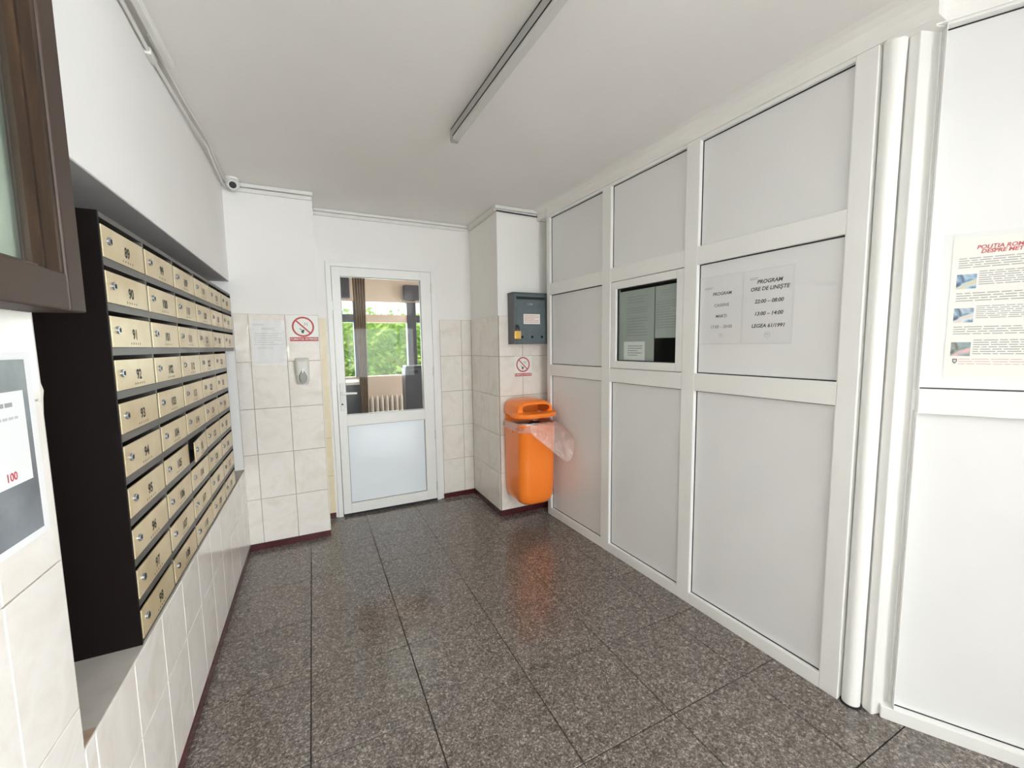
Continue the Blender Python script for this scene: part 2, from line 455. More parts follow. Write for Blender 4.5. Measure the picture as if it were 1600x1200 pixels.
for a, b in zip(ty[:-1], ty[1:]):
    for z0, z1 in zip(ZT[:-1], ZT[1:]):
        u0, u1 = max(a, -1.0), min(b, YL - 0.007)
        if u1 - u0 < 0.02: continue
        if z0 >= NZ0 or z1 > NZ0:
            lo, hi = z0, z1
            if u0 >= NY0:                       # under the niche only
                if z0 < NZ0: tile(LW, 'L', u0, u1, z0, NZ0 - 0.003, wl)
            elif u1 <= NY0:
                tile(LW, 'L', u0, u1, z0, z1, wl)
            else:
                tile(LW, 'L', u0, NY0, z0, z1, wl)
                if z0 < NZ0: tile(LW, 'L', NY0, u1, z0, NZ0 - 0.003, wl)
        else:
            tile(LW, 'L', u0, u1, z0, z1, wl)

# far walls
mb = Mb(); mb.box(-0.9, XPL, YL, YB + 0.25, 0, ZC)
w_fl = mb.build('wall_far_left', 'paint', origin=(0, 0, 0), kind='structure')
for z0, z1 in zip(ZT[:-1], ZT[1:]):
    for u0, u1 in ((-0.466, -0.378), (-0.378, -0.159), (-0.159, XPL - 0.004)):
        tile(FL, 'F', u0, u1, z0, z1, w_fl)
FL.box('grout_bed', 'grout', -0.466, XPL - 0.004, 0.04, ZT[-1], 0, 0.0015, w_fl)
mb = Mb(); mb.box(XPR, 2.9, YR, YB + 0.25, 0, ZC)
w_fr = mb.build('wall_far_right', 'paint', origin=(0, 0, 0), kind='structure')
for z0, z1 in zip(ZT[:-1], ZT[1:]):
    for u0, u1 in ((XPR + 0.002, 1.564), (1.564, 1.80)):
        tile(FR, 'F', u0, u1, z0, z1, w_fr)
    for u0, u1 in ((YR, 3.036 + 0.0), (3.036, 3.255), (3.255, 3.45), (3.45, YB - 0.006)):
        tile(SD, 'S', max(u0, YR - 0.004), u1, z0, z1, w_fr)
FR.box('grout_bed', 'grout', XPR, 1.80, 0.04, ZT[-1], 0, 0.0015, w_fr)
SD.box('grout_bed', 'grout', YR, YB, 0.04, ZT[-1], 0, 0.0015, w_fr)
DX0, DX1, DZ = 0.128, 1.012, 2.106
mb = Mb(); mb.box(XPL, DX0, YB, YB + 0.25, 0, ZC); mb.box(DX1, XPR, YB, YB + 0.25, 0, ZC); mb.box(DX0, DX1, YB, YB + 0.25, DZ, ZC)
w_b = mb.build('wall_far', 'paint', origin=(0, 0, 0), fix=False, kind='structure')
for z0, z1 in zip(ZT[:-1], ZT[1:]):
    for u0, u1 in ((1.045, 1.249), (1.249, XPR - 0.006)):
        tile(FB, 'F', u0, u1, z0, z1, w_b)
    tile(FB, 'F', 0.060, 0.112, z0, z1, w_b, mat='dirt_yellow')
FB.box('grout_bed', 'grout', 1.045, XPR, 0.04, ZT[-1], 0, 0.0015, w_b)
# baseboards
LW.box('baseboard_left', 'burgundy', -2.6, YL, 0.0005, 0.043, 0, 0.012, bevel=0.001, kind='structure')
FL.box('baseboard_far_left', 'burgundy', -0.458, XPL, 0.0005, 0.043, 0, 0.012, bevel=0.001, kind='structure')
b = Mb(); FB.hexa(b, 1.04, XPR - 0.012, 0.0005, 0.043, 0, 0.012); FB.hexa(b, 0.06, 0.11, 0.0005, 0.043, 0, 0.012)
b.build('baseboard_far', 'burgundy', kind='structure')
b = Mb(); FR.hexa(b, XPR - 0.012, 1.80, 0.0005, 0.048, 0, 0.012); SD.hexa(b, YR, YB - 0.001, 0.0005, 0.048, 0, 0.012)
b.build('baseboard_far_right', 'burgundy', kind='structure')
# rear and right walls behind the camera, with the glazed entrance the daylight comes through
mb = Mb(); mb.box(-0.9, 1.0, -5.2, -5.0, 0, ZC); mb.box(3.6, 4.0, -5.2, -5.0, 0, ZC); mb.box(1.0, 3.6, -5.2, -5.0, 2.4, ZC)
mb.build('wall_rear', 'paint', fix=False, kind='structure')
e = P2.p(1.62, 0)
mb = Mb(); mb.box(3.8, 3.95, -5.0, -4.3, 0, ZC); mb.box(3.8, 3.95, -1.5, e.y + 0.15, 0, ZC); mb.box(3.8, 3.95, -4.3, -1.5, 0, 0.35); mb.box(3.8, 3.95, -4.3, -1.5, 2.35, ZC)
mb.box(e.x, 3.8, e.y, e.y + 0.15, 0, ZC); mb.box(1.86, e.x + 0.1, -1.12, -1.0, 0, ZC); mb.box(e.x, e.x + 0.1, -1.0, e.y, 0, ZC)  # unseen stub wall added here to keep rear light off the second partition
mb.build('wall_rear_right_and_baffle', 'paint', fix=False, kind='structure')
LW.box('absorber_rear_left', 'rear_absorber', -5.0, -0.9, 0, ZC - 0.001, 0.001, 0.02, kind='structure')  # dark board added out of view to cut bounce onto the second partition
dr = frame_of('door_2', (2.3, -5.06, 0))
for x0, x1 in ((1.0, 1.08), (2.26, 2.34), (3.52, 3.6)):
    mb = Mb(); mb.box(x0, x1, -5.06, -5.01, 0, 2.4); mb.build('post', 'pvc', dr)
for z0, z1 in ((0, 0.1), (0.8, 0.86), (2.32, 2.4)):
    mb = Mb(); mb.box(1.08, 3.52, -5.05, -5.02, z0, z1); mb.build('rail', 'pvc', dr)
wr = frame_of('window_3', (3.83, -2.9, 0.35))
for y0, y1 in ((-4.3, -4.22), (-2.94, -2.86), (-1.58, -1.5)):
    mb = Mb(); mb.box(3.81, 3.86, y0, y1, 0.35, 2.35); mb.build('post', 'pvc', wr)

# ------------------------------------------------------------------ white partitions


def partition(name, pl, bars, rails, panels, sign, depth=0.055, rec=0.022):
    """bars: (u0,u1,z0,z1) face members; panels: (u0,u1,z0,z1)"""
    root = frame_of(name, pl.p(sum(bars[0][:2]) / 2, 0))
    for (u0, u1, z0, z1) in bars: pl.box('post', 'pvc', u0, u1, z0, z1, -depth, 0, root, bevel=0.003)
    for (u0, u1, z0, z1) in rails: pl.box('rail', 'pvc', u0, u1, z0, z1, -depth, -0.0008, root, bevel=0.002)
    for q in panels:
        u0, u1, z0, z1 = q[:4]
        pl.box('panel', 'panel', u0 - 0.004, u1 + 0.004, z0 - 0.004, z1 + 0.004, -rec - 0.02, -rec, root)
        t = 0.0062 if rec < 0.025 else 0.0050; e = 0.0012
        for (a, b_, c, d) in ((u0, u1, z0, z0 + t), (u0, u1, z1 - t, z1), (u0, u0 + t, z0, z1), (u1 - t, u1, z0, z1)):
            pl.box('gasket', 'gasket', a, b_, c, d, -rec, -rec + 0.0015, root)
        for (a, b_, c, d) in ((u0 - 0.0004, u0 + e, z0, z1), (u1 - e, u1 + 0.0004, z0, z1), (u0, u1, z0 - 0.0004, z0 + e), (u0, u1, z1 - e, z1 + 0.0004)):
            pl.box('bead', 'bead', a, b_, c, d, -rec + 0.002, -0.0016, root)
    return root


ys = [(2.855, 2.900), (2.146, 2.2268), (1.500, 1.5789), (0.800, 0.8669)]
ZTOP = 2.425
u_pan = [(2.2268, 2.855), (1.5789, 2.146), (0.8669, 1.500)]
rails1, panels1 = [], []
for k, (a, b_) in enumerate(u_pan):
    rails1 += [(a, b_, 0, 0.060), (a, b_, 1.172, 1.260), (a, b_, 1.812, 1.899), (a, b_, 2.410, ZTOP)]
    panels1 += [(a, b_, 0.060, 1.172), (a, b_, 1.899, 2.410)]
    if k != 1: panels1 += [(a, b_, 1.260, 1.812)]
part1 = partition('wall_right', P1, [(a, b_, 0, ZTOP) for a, b_ in ys], rails1, panels1, 1)
P1.box('bottom_strip', 'pvc', 2.86, 3.03, 0, ZC, -0.16, -0.115, part1)
# plaster band between partition head and ceiling, coved
mb = Mb(); prof = [(-0.12, ZTOP), (0.004, ZTOP), (0.006, ZTOP + 0.03), (0.014, ZTOP + 0.055), (0.035, ZTOP + 0.072), (0.06, ZC), (-0.12, ZC)]
segs = [0.655, 1.2, 1.7, 2.2, 2.7, 3.03]
rings = [[P1.p(u, z, n + (0.004 * math.sin(7 * u) if 0 < n < 0.05 else 0)) for n, z in prof] for u in segs]
mb.loft(rings); mb.build('trim_1', 'paint', kind='structure')
mb = Mb(); segs = [-0.035, 0.3, 0.8, 1.6]
mb.loft([[P2.p(u, z if z > ZTOP else z - 0.004, n) for n, z in prof] for u in segs]); mb.build('trim_2', 'paint', kind='structure')
mb = Mb(); mb.prism([(1.803, 0.70), (1.806, 0.658), (1.853, 0.676), (1.862, 0.676), (1.95, 0.64), (1.95, 0.78), (1.80, 0.78)], 2.418, ZC)
mb.build('trim_3', 'paint', kind='structure')
# service window in the middle bay
win = frame_of('window_1', P1.p(1.8625, 1.26))
W0, W1, WZ0, WZ1 = 1.582, 2.143, 1.263, 1.809
S = 0.046
for (a, b_, c, d) in ((W0, W0 + S, WZ0, WZ1), (W1 - S, W1, WZ0, WZ1)): P1.box('sash', 'pvc', a, b_, c, d, -0.045, -0.004, win, bevel=0.003)
for (a, b_, c, d) in ((W0 + S, W1 - S, WZ0, WZ0 + S), (W0 + S, W1 - S, WZ1 - S, WZ1)): P1.box('sash', 'pvc', a, b_, c, d, -0.045, -0.0045, win, bevel=0.002)
for (a, b_, c, d) in ((W0 + S, W1 - S, WZ0 + S, WZ0 + S + .005), (W0 + S, W1 - S, WZ1 - S - .005, WZ1 - S), (W0 + S, W0 + S + .005, WZ0 + S, WZ1 - S), (W1 - S - .005, W1 - S, WZ0 + S, WZ1 - S)):
    P1.box('gasket', 'gasket', a, b_, c, d, -0.026, -0.018, win)
P1.box('pane', 'glass', W0 + S, W1 - S, WZ0 + S, WZ1 - S, -0.026, -0.023, win)
mb = Mb()
P1.hexa(mb, 1.5, 2.25, 1.1, 1.95, -0.62, -0.60); P1.hexa(mb, 1.48, 1.50, 1.1, 1.95, -0.62, -0.06); P1.hexa(mb, 2.25, 2.27, 1.1, 1.95, -0.62, -0.06)
P1.hexa(mb, 1.5, 2.25, 1.08, 1.1, -0.62, -0.06); P1.hexa(mb, 1.5, 2.25, 1.95, 1.97, -0.62, -0.06)
mb.build('wall_booth', 'booth', fix=False, kind='structure')


def sheet(pl, name, label, u0, u1, z0, z1, n, mat='paper', cat='notice', group=None, t=0.0006):
    root = thing(name, pl.p((u0 + u1) / 2, z0, n), label, cat, group)
    pl.box('sheet', mat, min(u0, u1), max(u0, u1), z0, z1, n, n + t, root)
    return root


nb = -0.0295
r = sheet(P1, 'notice_sheet', 'grey printed notice behind the small window, one beside the window hinge side', 1.80, 2.092, 1.312, 1.742, nb, 'paper_grey')
print_lines(P1, 2.02, 1.85, 1.71, 1.66, 3, 'grey_ink', r, nb + 0.0008); print_lines(P1, 2.02, 1.85, 1.64, 1.60, 3, 'grey_ink', r, nb + 0.0008)
print_lines(P1, 2.02, 1.85, 1.58, 1.46, 7, 'grey_ink', r, nb + 0.0008)
r['label'] = 'tall grey notice behind the service window glass, reaching down to its bottom edge'
r = sheet(P1, 'notice_sheet', 'shorter grey notice behind the service window glass, ending above the dark gap', 1.63, 1.795, 1.448, 1.742, nb, 'paper_grey')
print_lines(P1, 1.76, 1.68, 1.72, 1.68, 3, 'grey_ink', r, nb + 0.0008); print_lines(P1, 1.785, 1.64, 1.66, 1.50, 11, 'grey_ink', r, nb + 0.0008)
r = sheet(P1, 'notice_sheet', 'small white slip low in the service window, under the tall grey notice print', 1.87, 2.045, 1.316, 1.43, nb + 0.0012, 'paper')
print_lines(P1, 2.01, 1.89, 1.41, 1.34, 5, 'grey_ink', r, nb + 0.0022)

# second partition towards the viewer
bars2 = [(0.78, 0.86, 0, ZTOP), (1.55, 1.62, 0, ZTOP)]
rails2, panels2 = [], []
for a, b_ in ((0.035, 0.78), (0.86, 1.55)):
    rails2 += [(a, b_, 1.166, 1.248), (a, b_, 2.414, ZTOP)]
    panels2 += [(a, b_, 0.048, 1.166), (a, b_, 1.248, 2.414)]
rails2 += [(0.0, 0.78, 0, 0.048), (0.86, 1.55, 0, 0.048)]
part2 = partition('wall_front_right', P2, bars2, rails2, panels2, 1, rec=0.03)
mb = Mb(); mb.prism([(1.836, 0.706), (1.908, 0.682), (1.945, 0.72), (1.875, 0.765), (1.846, 0.737)], 0, ZC - 0.001)
mb.build('corner_post', 'pvc', part2, bevel=0.004)
mb = Mb(); mb.prism([(1.902, 0.688), (1.908, 0.674), (1.918, 0.68), (1.93, 0.70)], 0.05, 2.44)
mb.build('bead', 'bead', part2)
mb = Mb(); mb.prism([(1.86, 0.80), (1.95, 0.80), (2.02, 0.72), (1.97, 0.67), (1.88, 0.77)], 0, ZC); mb.build('filler', 'pvc', part2)
# rear cladding so that nothing is open behind the partitions
mb = Mb(); P1.hexa(mb, 0.75, 1.45, 0, ZC, -0.10, -0.07); P1.hexa(mb, 2.29, 2.87, 0, ZC, -0.10, -0.07)
P1.hexa(mb, 1.45, 2.29, 0, 1.07, -0.10, -0.07); P1.hexa(mb, 1.45, 2.29, 1.98, ZC, -0.10, -0.07)
P2.hexa(mb, -0.05, 1.62, 0, ZC, -0.11, -0.08)
mb.build('wall_right_backing', 'booth', fix=False, kind='structure')

# the pipe in the corner
t = thing('heating_pipe', (1.833, 0.770, 0), 'thick white painted pipe running from floor to ceiling between the two partitions', 'pipe')
mb = Mb(); mb.tube([(1.833, 0.770, z) for z in (0.0, 0.8, 1.6, 2.3, 2.42, 2.5)], [0.029, 0.029, 0.029, 0.0295, 0.032, 0.036], 28)
mb.build('pipe', 'bead', t, smooth=True)
mb = Mb(); mb.tube([(1.833, 0.770, 0.0), (1.833, 0.770, 0.006)], 0.034, 28); mb.build('collar', 'gasket', t)

# papers on the third bay
np_ = -0.0212
r = sheet(P1, 'notice_sheet', 'white notice with cashier opening hours in a plastic sleeve, nearer the service window', 1.271, 1.492, 1.415, 1.738, np_, 'paper')
text(P1, 'PROGRAM', 1.372, 1.653, 0.021, 'ink', r, n=np_ + 0.001, flip=-1, bold=0.0004, shear=0.15)
text(P1, 'CASIERIE', 1.372, 1.598, 0.020, 'ink', r, n=np_ + 0.001, flip=-1)
text(P1, 'MARŢI', 1.372, 1.545, 0.020, 'ink', r, n=np_ + 0.001, flip=-1, bold=0.0003)
text(P1, '17:00 – 20:00', 1.372, 1.494, 0.021, 'ink', r, n=np_ + 0.001, flip=-1)
print_lines(P1, 1.465, 1.41, 1.690, 1.678, 2, 'grey_ink', r, np_ + 0.001)


def film(pl, u0, u1, z0, z1, n, parent):
    mb = Mb(); pl.quad(mb, u0, u1, z0, z1, n); return mb.build('sleeve', 'sleeve', parent, fix=False)


def stamp(pl, u, z, rad, n, parent):
    mb = Mb(); N = 20
    for k in range(N):
        a, b_ = 2 * math.pi * k / N, 2 * math.pi * (k + 1) / N
        mb.add([pl.p(u + rad * math.cos(a), z + rad * math.sin(a), n), pl.p(u + rad * math.cos(b_), z + rad * math.sin(b_), n),
                pl.p(u + rad * .86 * math.cos(b_), z + rad * .86 * math.sin(b_), n), pl.p(u + rad * .86 * math.cos(a), z + rad * .86 * math.sin(a), n)], [(0, 1, 2, 3)])
    pl.quad(mb, u - rad * .6, u + rad * .5, z - rad * .1, z + rad * .12, n); pl.quad(mb, u - rad * .2, u + rad * .6, z + rad * .25, z + rad * .4, n)
    mb.build('stamp', 'faint_ink', parent, fix=False)


stamp(P1, 1.372, 1.452, 0.011, np_ + 0.001, r)
film(P1, 1.262, 1.497, 1.408, 1.742, np_ + 0.0016, r)
r = sheet(P1, 'notice_sheet', 'white notice listing quiet hours in a plastic sleeve, nearer the pipe', 1.052, 1.262, 1.415, 1.735, np_, 'paper')
text(P1, 'PROGRAM', 1.148, 1.683, 0.023, 'ink', r, n=np_ + 0.001, flip=-1, bold=0.0006, shear=0.2)
text(P1, 'ORE DE LINIŞTE', 1.148, 1.652, 0.023, 'ink', r, n=np_ + 0.001, flip=-1, bold=0.0006, shear=0.2)
text(P1, '22:00 – 08:00', 1.148, 1.597, 0.0225, 'ink', r, n=np_ + 0.001, flip=-1, bold=0.0006, shear=0.2)
text(P1, '13:00 – 14:00', 1.148, 1.543, 0.0225, 'ink', r, n=np_ + 0.001, flip=-1, bold=0.0006, shear=0.2)
text(P1, 'LEGEA 61/1991', 1.148, 1.489, 0.0225, 'ink', r, n=np_ + 0.001, flip=-1, bold=0.0006, shear=0.2)
print_lines(P1, 1.235, 1.195, 1.706, 1.694, 2, 'grey_ink', r, np_ + 0.001)
stamp(P1, 1.148, 1.450, 0.013, np_ + 0.001, r)
film(P1, 1.044, 1.2615, 1.408, 1.739, np_ + 0.0016, r)

# poster on the second partition
n2 = -0.0292
r = sheet(P2, 'police_poster', 'white laminated police poster with three colour photos and red title', 0.096, 0.452, 1.298, 1.745, n2, 'paper_warm', 'poster')
text(P2, 'POLIŢIA ROMÂNĂ', 0.150, 1.713, 0.0165, 'red_ink', r, n=n2 + 0.001, bold=0.0006, shear=0.2, align='LEFT')
text(P2, 'DESPRE METODE', 0.160, 1.699, 0.0165, 'red_ink', r, n=n2 + 0.001, bold=0.0006, shear=0.2, align='LEFT')
print_lines(P2, 0.112, 0.44, 1.684, 1.648, 5, 'grey_ink', r, n2 + 0.001)
for (z0, z1, mt) in ((1.583, 1.630, 'photo_a'), (1.473, 1.520, 'photo_b'), (1.362, 1.408, 'photo_c')):
    mb = Mb(); P2.quad(mb, 0.110, 0.156, z0, z1, n2 + 0.001); mb.build('photo', mt, r, fix=False)
print_lines(P2, 0.161, 0.44, 1.640, 1.592, 7, 'grey_ink', r, n2 + 0.001); print_lines(P2, 0.112, 0.44, 1.572, 1.540, 4, 'grey_ink', r, n2 + 0.001)
print_lines(P2, 0.161, 0.44, 1.528, 1.484, 7, 'grey_ink', r, n2 + 0.001); print_lines(P2, 0.112, 0.44, 1.462, 1.432, 4, 'grey_ink', r, n2 + 0.001)
print_lines(P2, 0.161, 0.44, 1.418, 1.366, 7, 'grey_ink', r, n2 + 0.001); print_lines(P2, 0.130, 0.44, 1.356, 1.332, 3, 'red_ink', r, n2 + 0.001, th=0.15)
mb = Mb(); mb.add([P2.p(u, z, n2 + 0.001) for u, z in ((0.116, 1.353), (0.127, 1.353), (0.127, 1.343), (0.1215, 1.336), (0.116, 1.343))], [(0, 1, 2, 3, 4)]); mb.build('emblem', 'ink', r, fix=False)
mb = Mb(); mb.add([P2.p(u, z, n2 + 0.0014) for u, z in ((0.118, 1.350), (0.125, 1.350), (0.125, 1.344), (0.1215, 1.340), (0.118, 1.344))], [(0, 1, 2, 3, 4)]); mb.build('emblem_field', 'faint_ink', r, fix=False)
film(P2, 0.072, 0.462, 1.278, 1.762, n2 + 0.002, r)

# ------------------------------------------------------------------ the door at the far end
door = frame_of('door_1', ((DX0 + DX1) / 2, YB, 0))
yd = YB
def dbox(nm, mat, x0, x1, y0, y1, z0, z1, bev=0.002, parent=door, **kw):
    mb = Mb(); mb.box(x0, x1, y0, y1, z0, z1); return mb.build(nm, mat, parent, bevel=bev, **kw)
FRM = [dbox('door_frame', 'pvc', DX0, 0.166, yd - 0.018, yd + 0.06, 0.0, DZ), dbox('door_frame', 'pvc', 0.975, DX1, yd - 0.018, yd + 0.06, 0, DZ), dbox('door_frame', 'pvc', 0.166, 0.975, yd - 0.018, yd + 0.06, 2.068, DZ)]
y0, y1 = yd - 0.026, yd + 0.04
dbox('door_stile', 'pvc', 0.170, 0.232, y0, y1, 0.022, 2.064); dbox('door_stile', 'pvc', 0.880, 0.971, y0, y1, 0.022, 2.064)
dbox('door_rail', 'pvc', 0.232, 0.880, y0, y1, 0.022, 0.105); dbox('door_rail', 'pvc', 0.232, 0.880, y0, y1, 0.768, 0.858); dbox('door_rail', 'pvc', 0.232, 0.880, y0, y1, 1.992, 2.064)
dbox('door_panel', 'door_panel', 0.228, 0.884, yd - 0.008, yd + 0.01, 0.10, 0.773, 0)
dbox('pane', 'glass', 0.228, 0.884, yd - 0.004, yd + 0.0, 0.853, 1.997, 0)
for (za, zb) in ((0.105, 0.768), (0.858, 1.992)):
    for (a, b_, c, d) in ((0.232, 0.237, za, zb), (0.875, 0.880, za, zb), (0.237, 0.875, za, za + .005), (0.237, 0.875, zb - .005, zb)):
        dbox('gasket', 'grey_plastic', a, b_, yd - 0.011, yd - 0.0085, c, d, 0)
for z in (0.14, 0.62, 1.20, 1.93):
    mb = Mb(); mb.tube([(0.973, yd - 0.030, z - 0.04), (0.973, yd - 0.030, z + 0.04)], 0.008, 12); mb.build('hinge', 'white_plastic', door, smooth=True)
hp = dbox('handle_plate', 'white_plastic', 0.187, 0.216, y0 - 0.010, y0, 0.90, 1.13, 0.004)
mb = Mb(); mb.tube([(0.201, y0 - 0.005, 1.045), (0.201, y0 - 0.045, 1.045)], 0.009, 12)
mb.tube([(0.197, y0 - 0.045, 1.045), (0.215, y0 - 0.048, 1.045), (0.26, y0 - 0.050, 1.045), (0.315, y0 - 0.047, 1.043)], [0.009, 0.010, 0.009, 0.008], 12)
mb.build('handle', 'bead', door, smooth=True)
mb = Mb(); mb.tube([(0.201, y0 - 0.009, 0.955), (0.201, y0 - 0.014, 0.955)], 0.008, 12); mb.build('keyhole', 'steel_dark', hp)
dbox('threshold', 'gasket', 0.166, 0.975, yd - 0.01, yd + 0.05, 0.0, 0.018, 0)

# ------------------------------------------------------------------ behind the door: the vestibule
VY = 5.6
mb = Mb(); mb.box(-1.6, 2.8, 3.9, VY + 0.2, -0.12, 0.0); vf = mb.build('floor_vestibule', 'granite', kind='structure')
mb = Mb(); mb.box(-1.6, 2.8, 3.9, VY + 0.2, 2.42, 2.55); mb.build('ceiling_vestibule', 'ceiling', kind='structure')
mb = Mb(); mb.box(-1.7, -1.6, 3.9, VY + 0.2, 0, 2.42); mb.box(2.8, 2.9, 3.9, VY + 0.2, 0, 2.42); mb.box(-1.6, -0.9, 3.85, 3.9, 0, 2.42)
mb.build('wall_vestibule', 'paint', fix=False, kind='structure')
mb = Mb(); mb.box(-1.6, 2.8, VY, VY + 0.12, 0, 1.04); mb.box(-1.6, 2.8, VY, VY + 0.12, 2.0, 2.42); mb.box(-1.6, -0.6, VY, VY + 0.12, 1.04, 2.0); mb.box(2.2, 2.8, VY, VY + 0.12, 1.04, 2.0)
mb.build('wall_vestibule_far', 'beige', fix=False, kind='structure')
wn = frame_of('window_2', (0.8, VY, 1.04))
for x0, x1 in ((-0.6, -0.5), (0.49, 0.63), (1.16, 1.28), (2.1, 2.2)):
    mb = Mb(); mb.box(x0, x1, VY - 0.03, VY + 0.08, 1.04, 2.0); mb.build('mullion', 'vest_frame', wn, bevel=0.004)
for x0, x1 in ((-0.5, 0.49), (0.63, 1.16), (1.28, 2.1)):
    mb = Mb(); mb.box(x0, x1, VY - 0.02, VY + 0.07, 1.735, 1.835); mb.build('transom', 'beige' if x0 > 0.5 and x1 < 1.2 else 'vest_frame', wn)
    mb = Mb(); mb.box(x0, x1, VY + 0.02, VY + 0.024, 1.04, 1.735); mb.box(x0, x1, VY + 0.02, VY + 0.024, 1.835, 2.0); mb.build('pane', 'glass', wn, fix=False)
# dark lintel box above the mullion
mb = Mb(); mb.box(1.12, 1.50, VY - 0.10, VY - 0.001, 2.02, 2.22); mb.build('shutter_box', 'vest_frame', wn, bevel=0.01)
mb = Mb(); mb.box(0.33, 0.46, VY - 0.08, VY - 0.001, 2.03, 2.30); mb.build('shutter_box', 'vest_frame', wn, bevel=0.01)

t = thing('curtain', (0.46, 4.4, 0.65), 'narrow brown curtain hanging gathered behind the door glass', 'curtain')
mb = Mb(); N, K = 40, 14; g = []
for k in range(K + 1):
    f = k / K; z = 2.40 - f * 1.85
    xa = 0.385 + 0.045 * f; xb = 0.525 - 0.035 * f
    ring = []
    for i in range(N + 1):
        s = i / N
        ring.append((xa + (xb - xa) * s, 4.4 + 0.022 * math.sin(s * 5.2 * 2 * math.pi) * (1 - 0.3 * f) + 0.01 * math.sin(3 * f), z))
    g.append(ring)
vs = [q for r_ in g for q in r_] + [(q[0], q[1] + 0.004, q[2]) for r_ in g for q in r_]
W = N + 1; T = (K + 1) * W
fs = []
for k in range(K):
    for i in range(N):
        a = k * W + i; fs += [(a, a + 1, a + W + 1, a + W), (T + a, T + a + W, T + a + W + 1, T + a + 1)]
mb.add(vs, fs); mb.build('fabric', 'curtain', t, smooth=True, fix=False)
mb = Mb(); mb.tube([(0.30, 4.4, 2.405), (0.62, 4.4, 2.405)], 0.009); mb.build('rod', 'vest_frame', t)

t = thing('radiator', (0.85, VY - 0.08, 0.2), 'beige column radiator under the green window beyond the door', 'radiator')
for k in range(9):
    x = 0.60 + k * 0.062
    mb = Mb(); mb.tube([(x, VY - 0.07, 0.22), (x, VY - 0.07, 0.26), (x, VY - 0.07, 0.74), (x, VY - 0.07, 0.79)], [0.012, 0.025, 0.025, 0.012], 10); mb.build('rib', 'radiator', t, smooth=True)
for z in (0.27, 0.74):
    mb = Mb(); mb.tube([(0.57, VY - 0.05, z), (1.13, VY - 0.05, z)], 0.013, 8); mb.build('header_pipe', 'radiator', t)
for x in (0.64, 1.06):
    mb = Mb(); mb.tube([(x, VY - 0.05, 0.0), (x, VY - 0.05, 0.27)], 0.01, 8); mb.build('leg', 'radiator', t)
t = thing('vending_cabinet', (1.05, 4.85, 0), 'dark grey upright cabinet standing beyond the door glass beside the radiator', 'cabinet')
mb = Mb(); mb.box(0.945, 1.155, 4.74, 4.96, 0.02, 1.17); mb.build('body', 'cabinet_dark', t, bevel=0.008)
mb = Mb(); mb.box(0.955, 1.145, 4.735, 4.95, 1.17, 1.20); mb.build('top', 'vest_frame', t, bevel=0.006)
mb = Mb(); mb.box(0.99, 1.09, 4.733, 4.741, 1.11, 1.15); mb.build('slot', 'gasket', t)
mb = Mb(); mb.box(0.96, 1.14, 4.75, 4.95, 0.0, 0.02); mb.build('plinth', 'gasket', t)
t = thing('side_table', (0.30, 4.85, 0), 'low dark grey table seen through the door glass beside the curtain', 'table')
mb = Mb(); mb.box(0.12, 0.50, 4.65, 5.05, 1.02, 1.05); mb.build('table_top', 'radiator', t, bevel=0.003)
mb = Mb(); mb.box(0.14, 0.48, 4.67, 5.03, 0.62, 1.02); mb.build('cupboard', 'cabinet_dark', t, bevel=0.003)
for x in (0.16, 0.46):
    for y in (4.69, 5.01):
        mb = Mb(); mb.box(x - 0.015, x + 0.015, y - 0.015, y + 0.015, 0, 0.62); mb.build('leg', 'cabinet_dark', t)
mb = Mb(); mb.box(-8, 9, VY + 0.2, 16, -0.32, -0.2); mb.build('ground', 'earth', kind='structure')
mb = Mb()
rnd = random.Random(3)
for k in range(9000):
    x, y, z = rnd.uniform(-1.6, 4.6), rnd.uniform(8.1, 9.0), rnd.uniform(-0.2, 2.05 + 0.12 * math.sin(rnd.random() * 6))
    a, b_, s_ = rnd.uniform(0, 6.28), rnd.uniform(-0.9, 0.9), rnd.uniform(0.035, 0.075)
    du = V3((math.cos(a), math.sin(a) * 0.6, math.sin(b_) * 0.6)) * s_; dv = V3((-math.sin(a) * 0.3, 0.5, math.cos(b_))) * s_ * 0.55
    c = V3((x, y, z)); mb.add([c - du, c - dv, c + du, c + dv], [(0, 1, 2, 3)])
mb.box(-1.6, 4.6, 8.85, 9.0, -0.2, 1.93)
hd = mb.build('hedge', 'leaf', fix=False, kind='stuff', label='bright green sunlit hedge outside the window beyond the door', category='hedge')

# ------------------------------------------------------------------ mailbox bank in the niche
MY0, CW = 1.452, 0.3075
MZ0, MZ1 = 0.5875, 1.777; RH = (MZ1 - MZ0) / 10
FX = 0.0            # front flush with the wall face
bank = thing('mailbox_bank', LW.p(MY0 + 2.5 * CW, MZ0, -0.1), 'dark wall-mounted bank of numbered brass mailboxes set in the niche', 'mailboxes')
DEP = -0.255; ft = 0.008
colr = [10, 10, 10, 10, 10, 3]
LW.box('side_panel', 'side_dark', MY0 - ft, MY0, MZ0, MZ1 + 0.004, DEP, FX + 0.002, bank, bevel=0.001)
LW.box('top_panel', 'frame_dark', MY0, MY0 + 6 * CW, MZ1, MZ1 + 0.004, DEP, FX, bank)
zb3 = MZ1 - 3 * RH
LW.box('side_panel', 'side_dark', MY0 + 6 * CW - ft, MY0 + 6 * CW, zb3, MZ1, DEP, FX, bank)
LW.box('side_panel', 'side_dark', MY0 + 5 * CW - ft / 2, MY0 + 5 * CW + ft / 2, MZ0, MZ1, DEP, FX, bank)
LW.box('back_panel', 'void', MY0, MY0 + 5 * CW, MZ0, MZ1, DEP, DEP + 0.004, bank)
LW.box('back_panel', 'void', MY0 + 5 * CW, MY0 + 6 * CW, zb3, MZ1, DEP, DEP + 0.004, bank)
